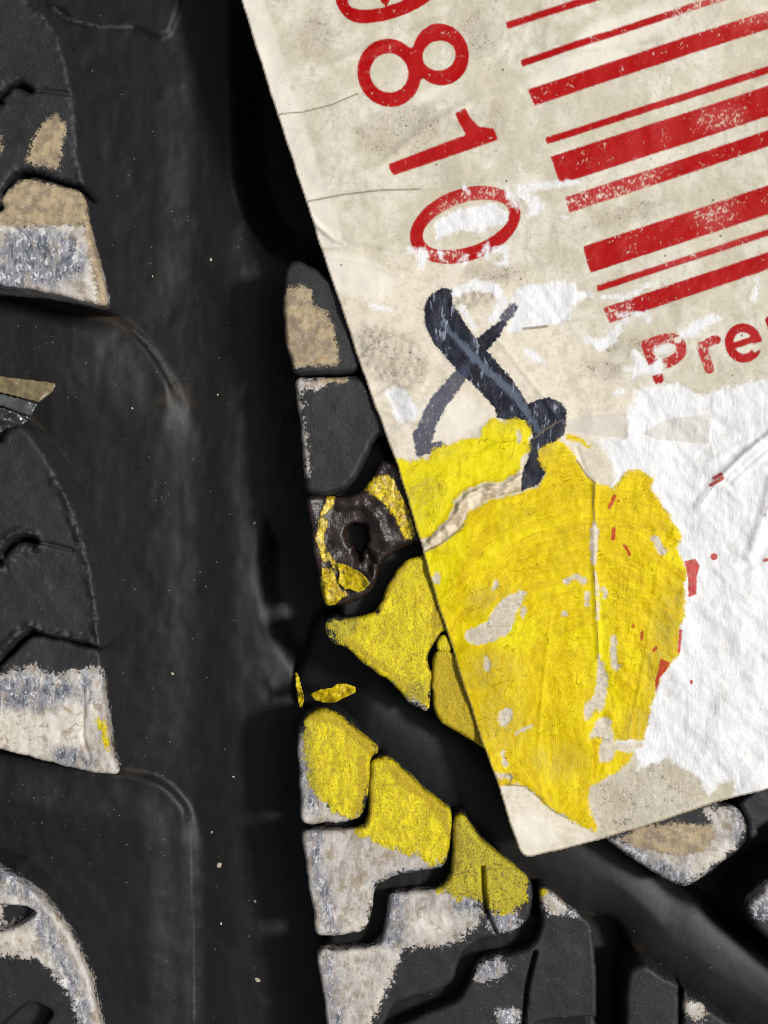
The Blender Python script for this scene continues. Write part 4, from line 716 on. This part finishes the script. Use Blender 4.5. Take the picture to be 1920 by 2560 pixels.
ch = sheet('paint_flake', off(c8, [(405, 1052), (470, 1020), (540, 1008), (570, 985), (620, 983), (685, 1005), (680, 1035), (600, 1072), (560, 1092), (500, 1098), (440, 1088)]), 0, MY, thick=.008, hf=lambda x, y, s: -.30+.09*ss(np.abs(y-1742-(x-828)*-.2), 2, 26)+fbm(x, y, 22, 92)*.08+.05*ss(x, 800, 890), smn=0, sp=3)
ch['label'] = 'curled flake of yellow paint bridging the mouth of the diagonal groove'; ch['category'] = 'paint flake'
c2_ = sheet('paint_flake', off(c8, [(575, 262), (610, 258), (700, 300), (745, 335), (770, 375), (735, 412), (700, 428), (660, 410), (620, 405), (580, 370), (590, 320)]), 0, MY, thick=.010, hf=lambda x, y, s: .03+.06*ss(x, 840, 930)+fbm(x, y, 20, 93)*.05+.02*(1-ss(s, 0, 8)), smn=0, sp=3)
c2_['label'] = 'lifted chip of yellow paint on the brownish pitted tread block'; c2_['category'] = 'paint flake'
ys_ = sheet('paint_flake', [(731, 1688), (740, 1694), (746, 1722), (756, 1752), (752, 1778), (744, 1782), (738, 1756), (734, 1720)], 0, MY, thick=.008, hf=lambda x, y, s: -.45+fbm(x, y, 14, 96)*.08, smn=0, sp=3)
ys_['label'] = 'narrow upright sliver of yellow paint left of the curled flake at the groove mouth'; ys_['category'] = 'paint flake'
def blob(r, seed):
    rnd = random.Random(seed); V = []; F = []
    for j, (ph, zz) in enumerate(((0, .0), (1, .35), (1, .35), )): pass
    n = 7
    for lv, (rr, zz) in enumerate(((1, 0), (.8, .4))):
        for k in range(n):
            q = rr*r*(.6+.6*rnd.random()); V.append((q*math.cos(k*2*math.pi/n), q*.7*math.sin(k*2*math.pi/n), zz*r*.5))
    V.append((0, 0, r*.3)); 
    for k in range(n):
        k2 = (k+1) % n; F += [(k, k2, n+k2), (k, n+k2, n+k), (n+k, n+k2, 2*n)]
    return np.array(V), np.array(F)
def floor_pt(px, py):
    return world(np.array(float(px)), np.array(float(py)), floor_z(np.array([[float(px)]]), np.array([[float(py)]]))[0, 0], -.85)
# countable pale crumbs in the wide groove
crumbs = [(525, 645, 5), (545, 2168, 10), (428, 1686, 6), (634, 1308, 5), (542, 985, 4), (642, 2455, 9), (636, 2258, 5), (550, 2314, 5), (378, 688, 3.5), (527, 2085, 4), (582, 1945, 4), (330, 1020, 4)]
place = ['near the top centre', 'in the lower half, the largest', 'level with the white painted left block', 'level with the pitted brown block', 'level with the slate patch on the small rounded block', 'near the bottom by the right groove wall', 'next right of the bottom pair', 'above the bottom one', 'beside the tan left block', 'just above the largest crumb', 'beside the lower white block tip', 'on the upper left shelf']
for k, (px, py, r) in enumerate(crumbs):
    Vb, Fb = blob(r*S, k+5); p = floor_pt(px, py); ang = random.random()*6
    R = np.array([[math.cos(ang), -math.sin(ang), 0], [math.sin(ang), math.cos(ang), 0], [0, 0, 1]])
    o = mesh('crumb', Vb@R.T, Fb, MD, smooth=False); o.location = tuple(p)
    o['label'] = 'pale crumb on groove floor '+place[k]; o['category'] = 'crumb'; o['group'] = 'pale crumbs lying in the wide groove'
# uncountable dust
rnd = random.Random(9); VV = []; FF = []; nb = 0
for k in range(170):
    px = rnd.uniform(270, 735); py = rnd.uniform(-100, 2700)
    if k % 4 == 0: px = rnd.uniform(0, 420); py = rnd.choice((rnd.uniform(770, 960), rnd.uniform(1960, 2150)))
    r = rnd.uniform(.5, 1.6)*S; Vb, Fb = blob(r, k); VV.append(Vb+floor_pt(px, py)); FF.append(Fb+nb); nb += len(Vb)
d = mesh('dust', np.concatenate(VV), np.concatenate(FF), MD, smooth=False)
d['label'] = 'fine pale dust specks scattered over the black groove floor'; d['category'] = 'dust'; d['kind'] = 'stuff'
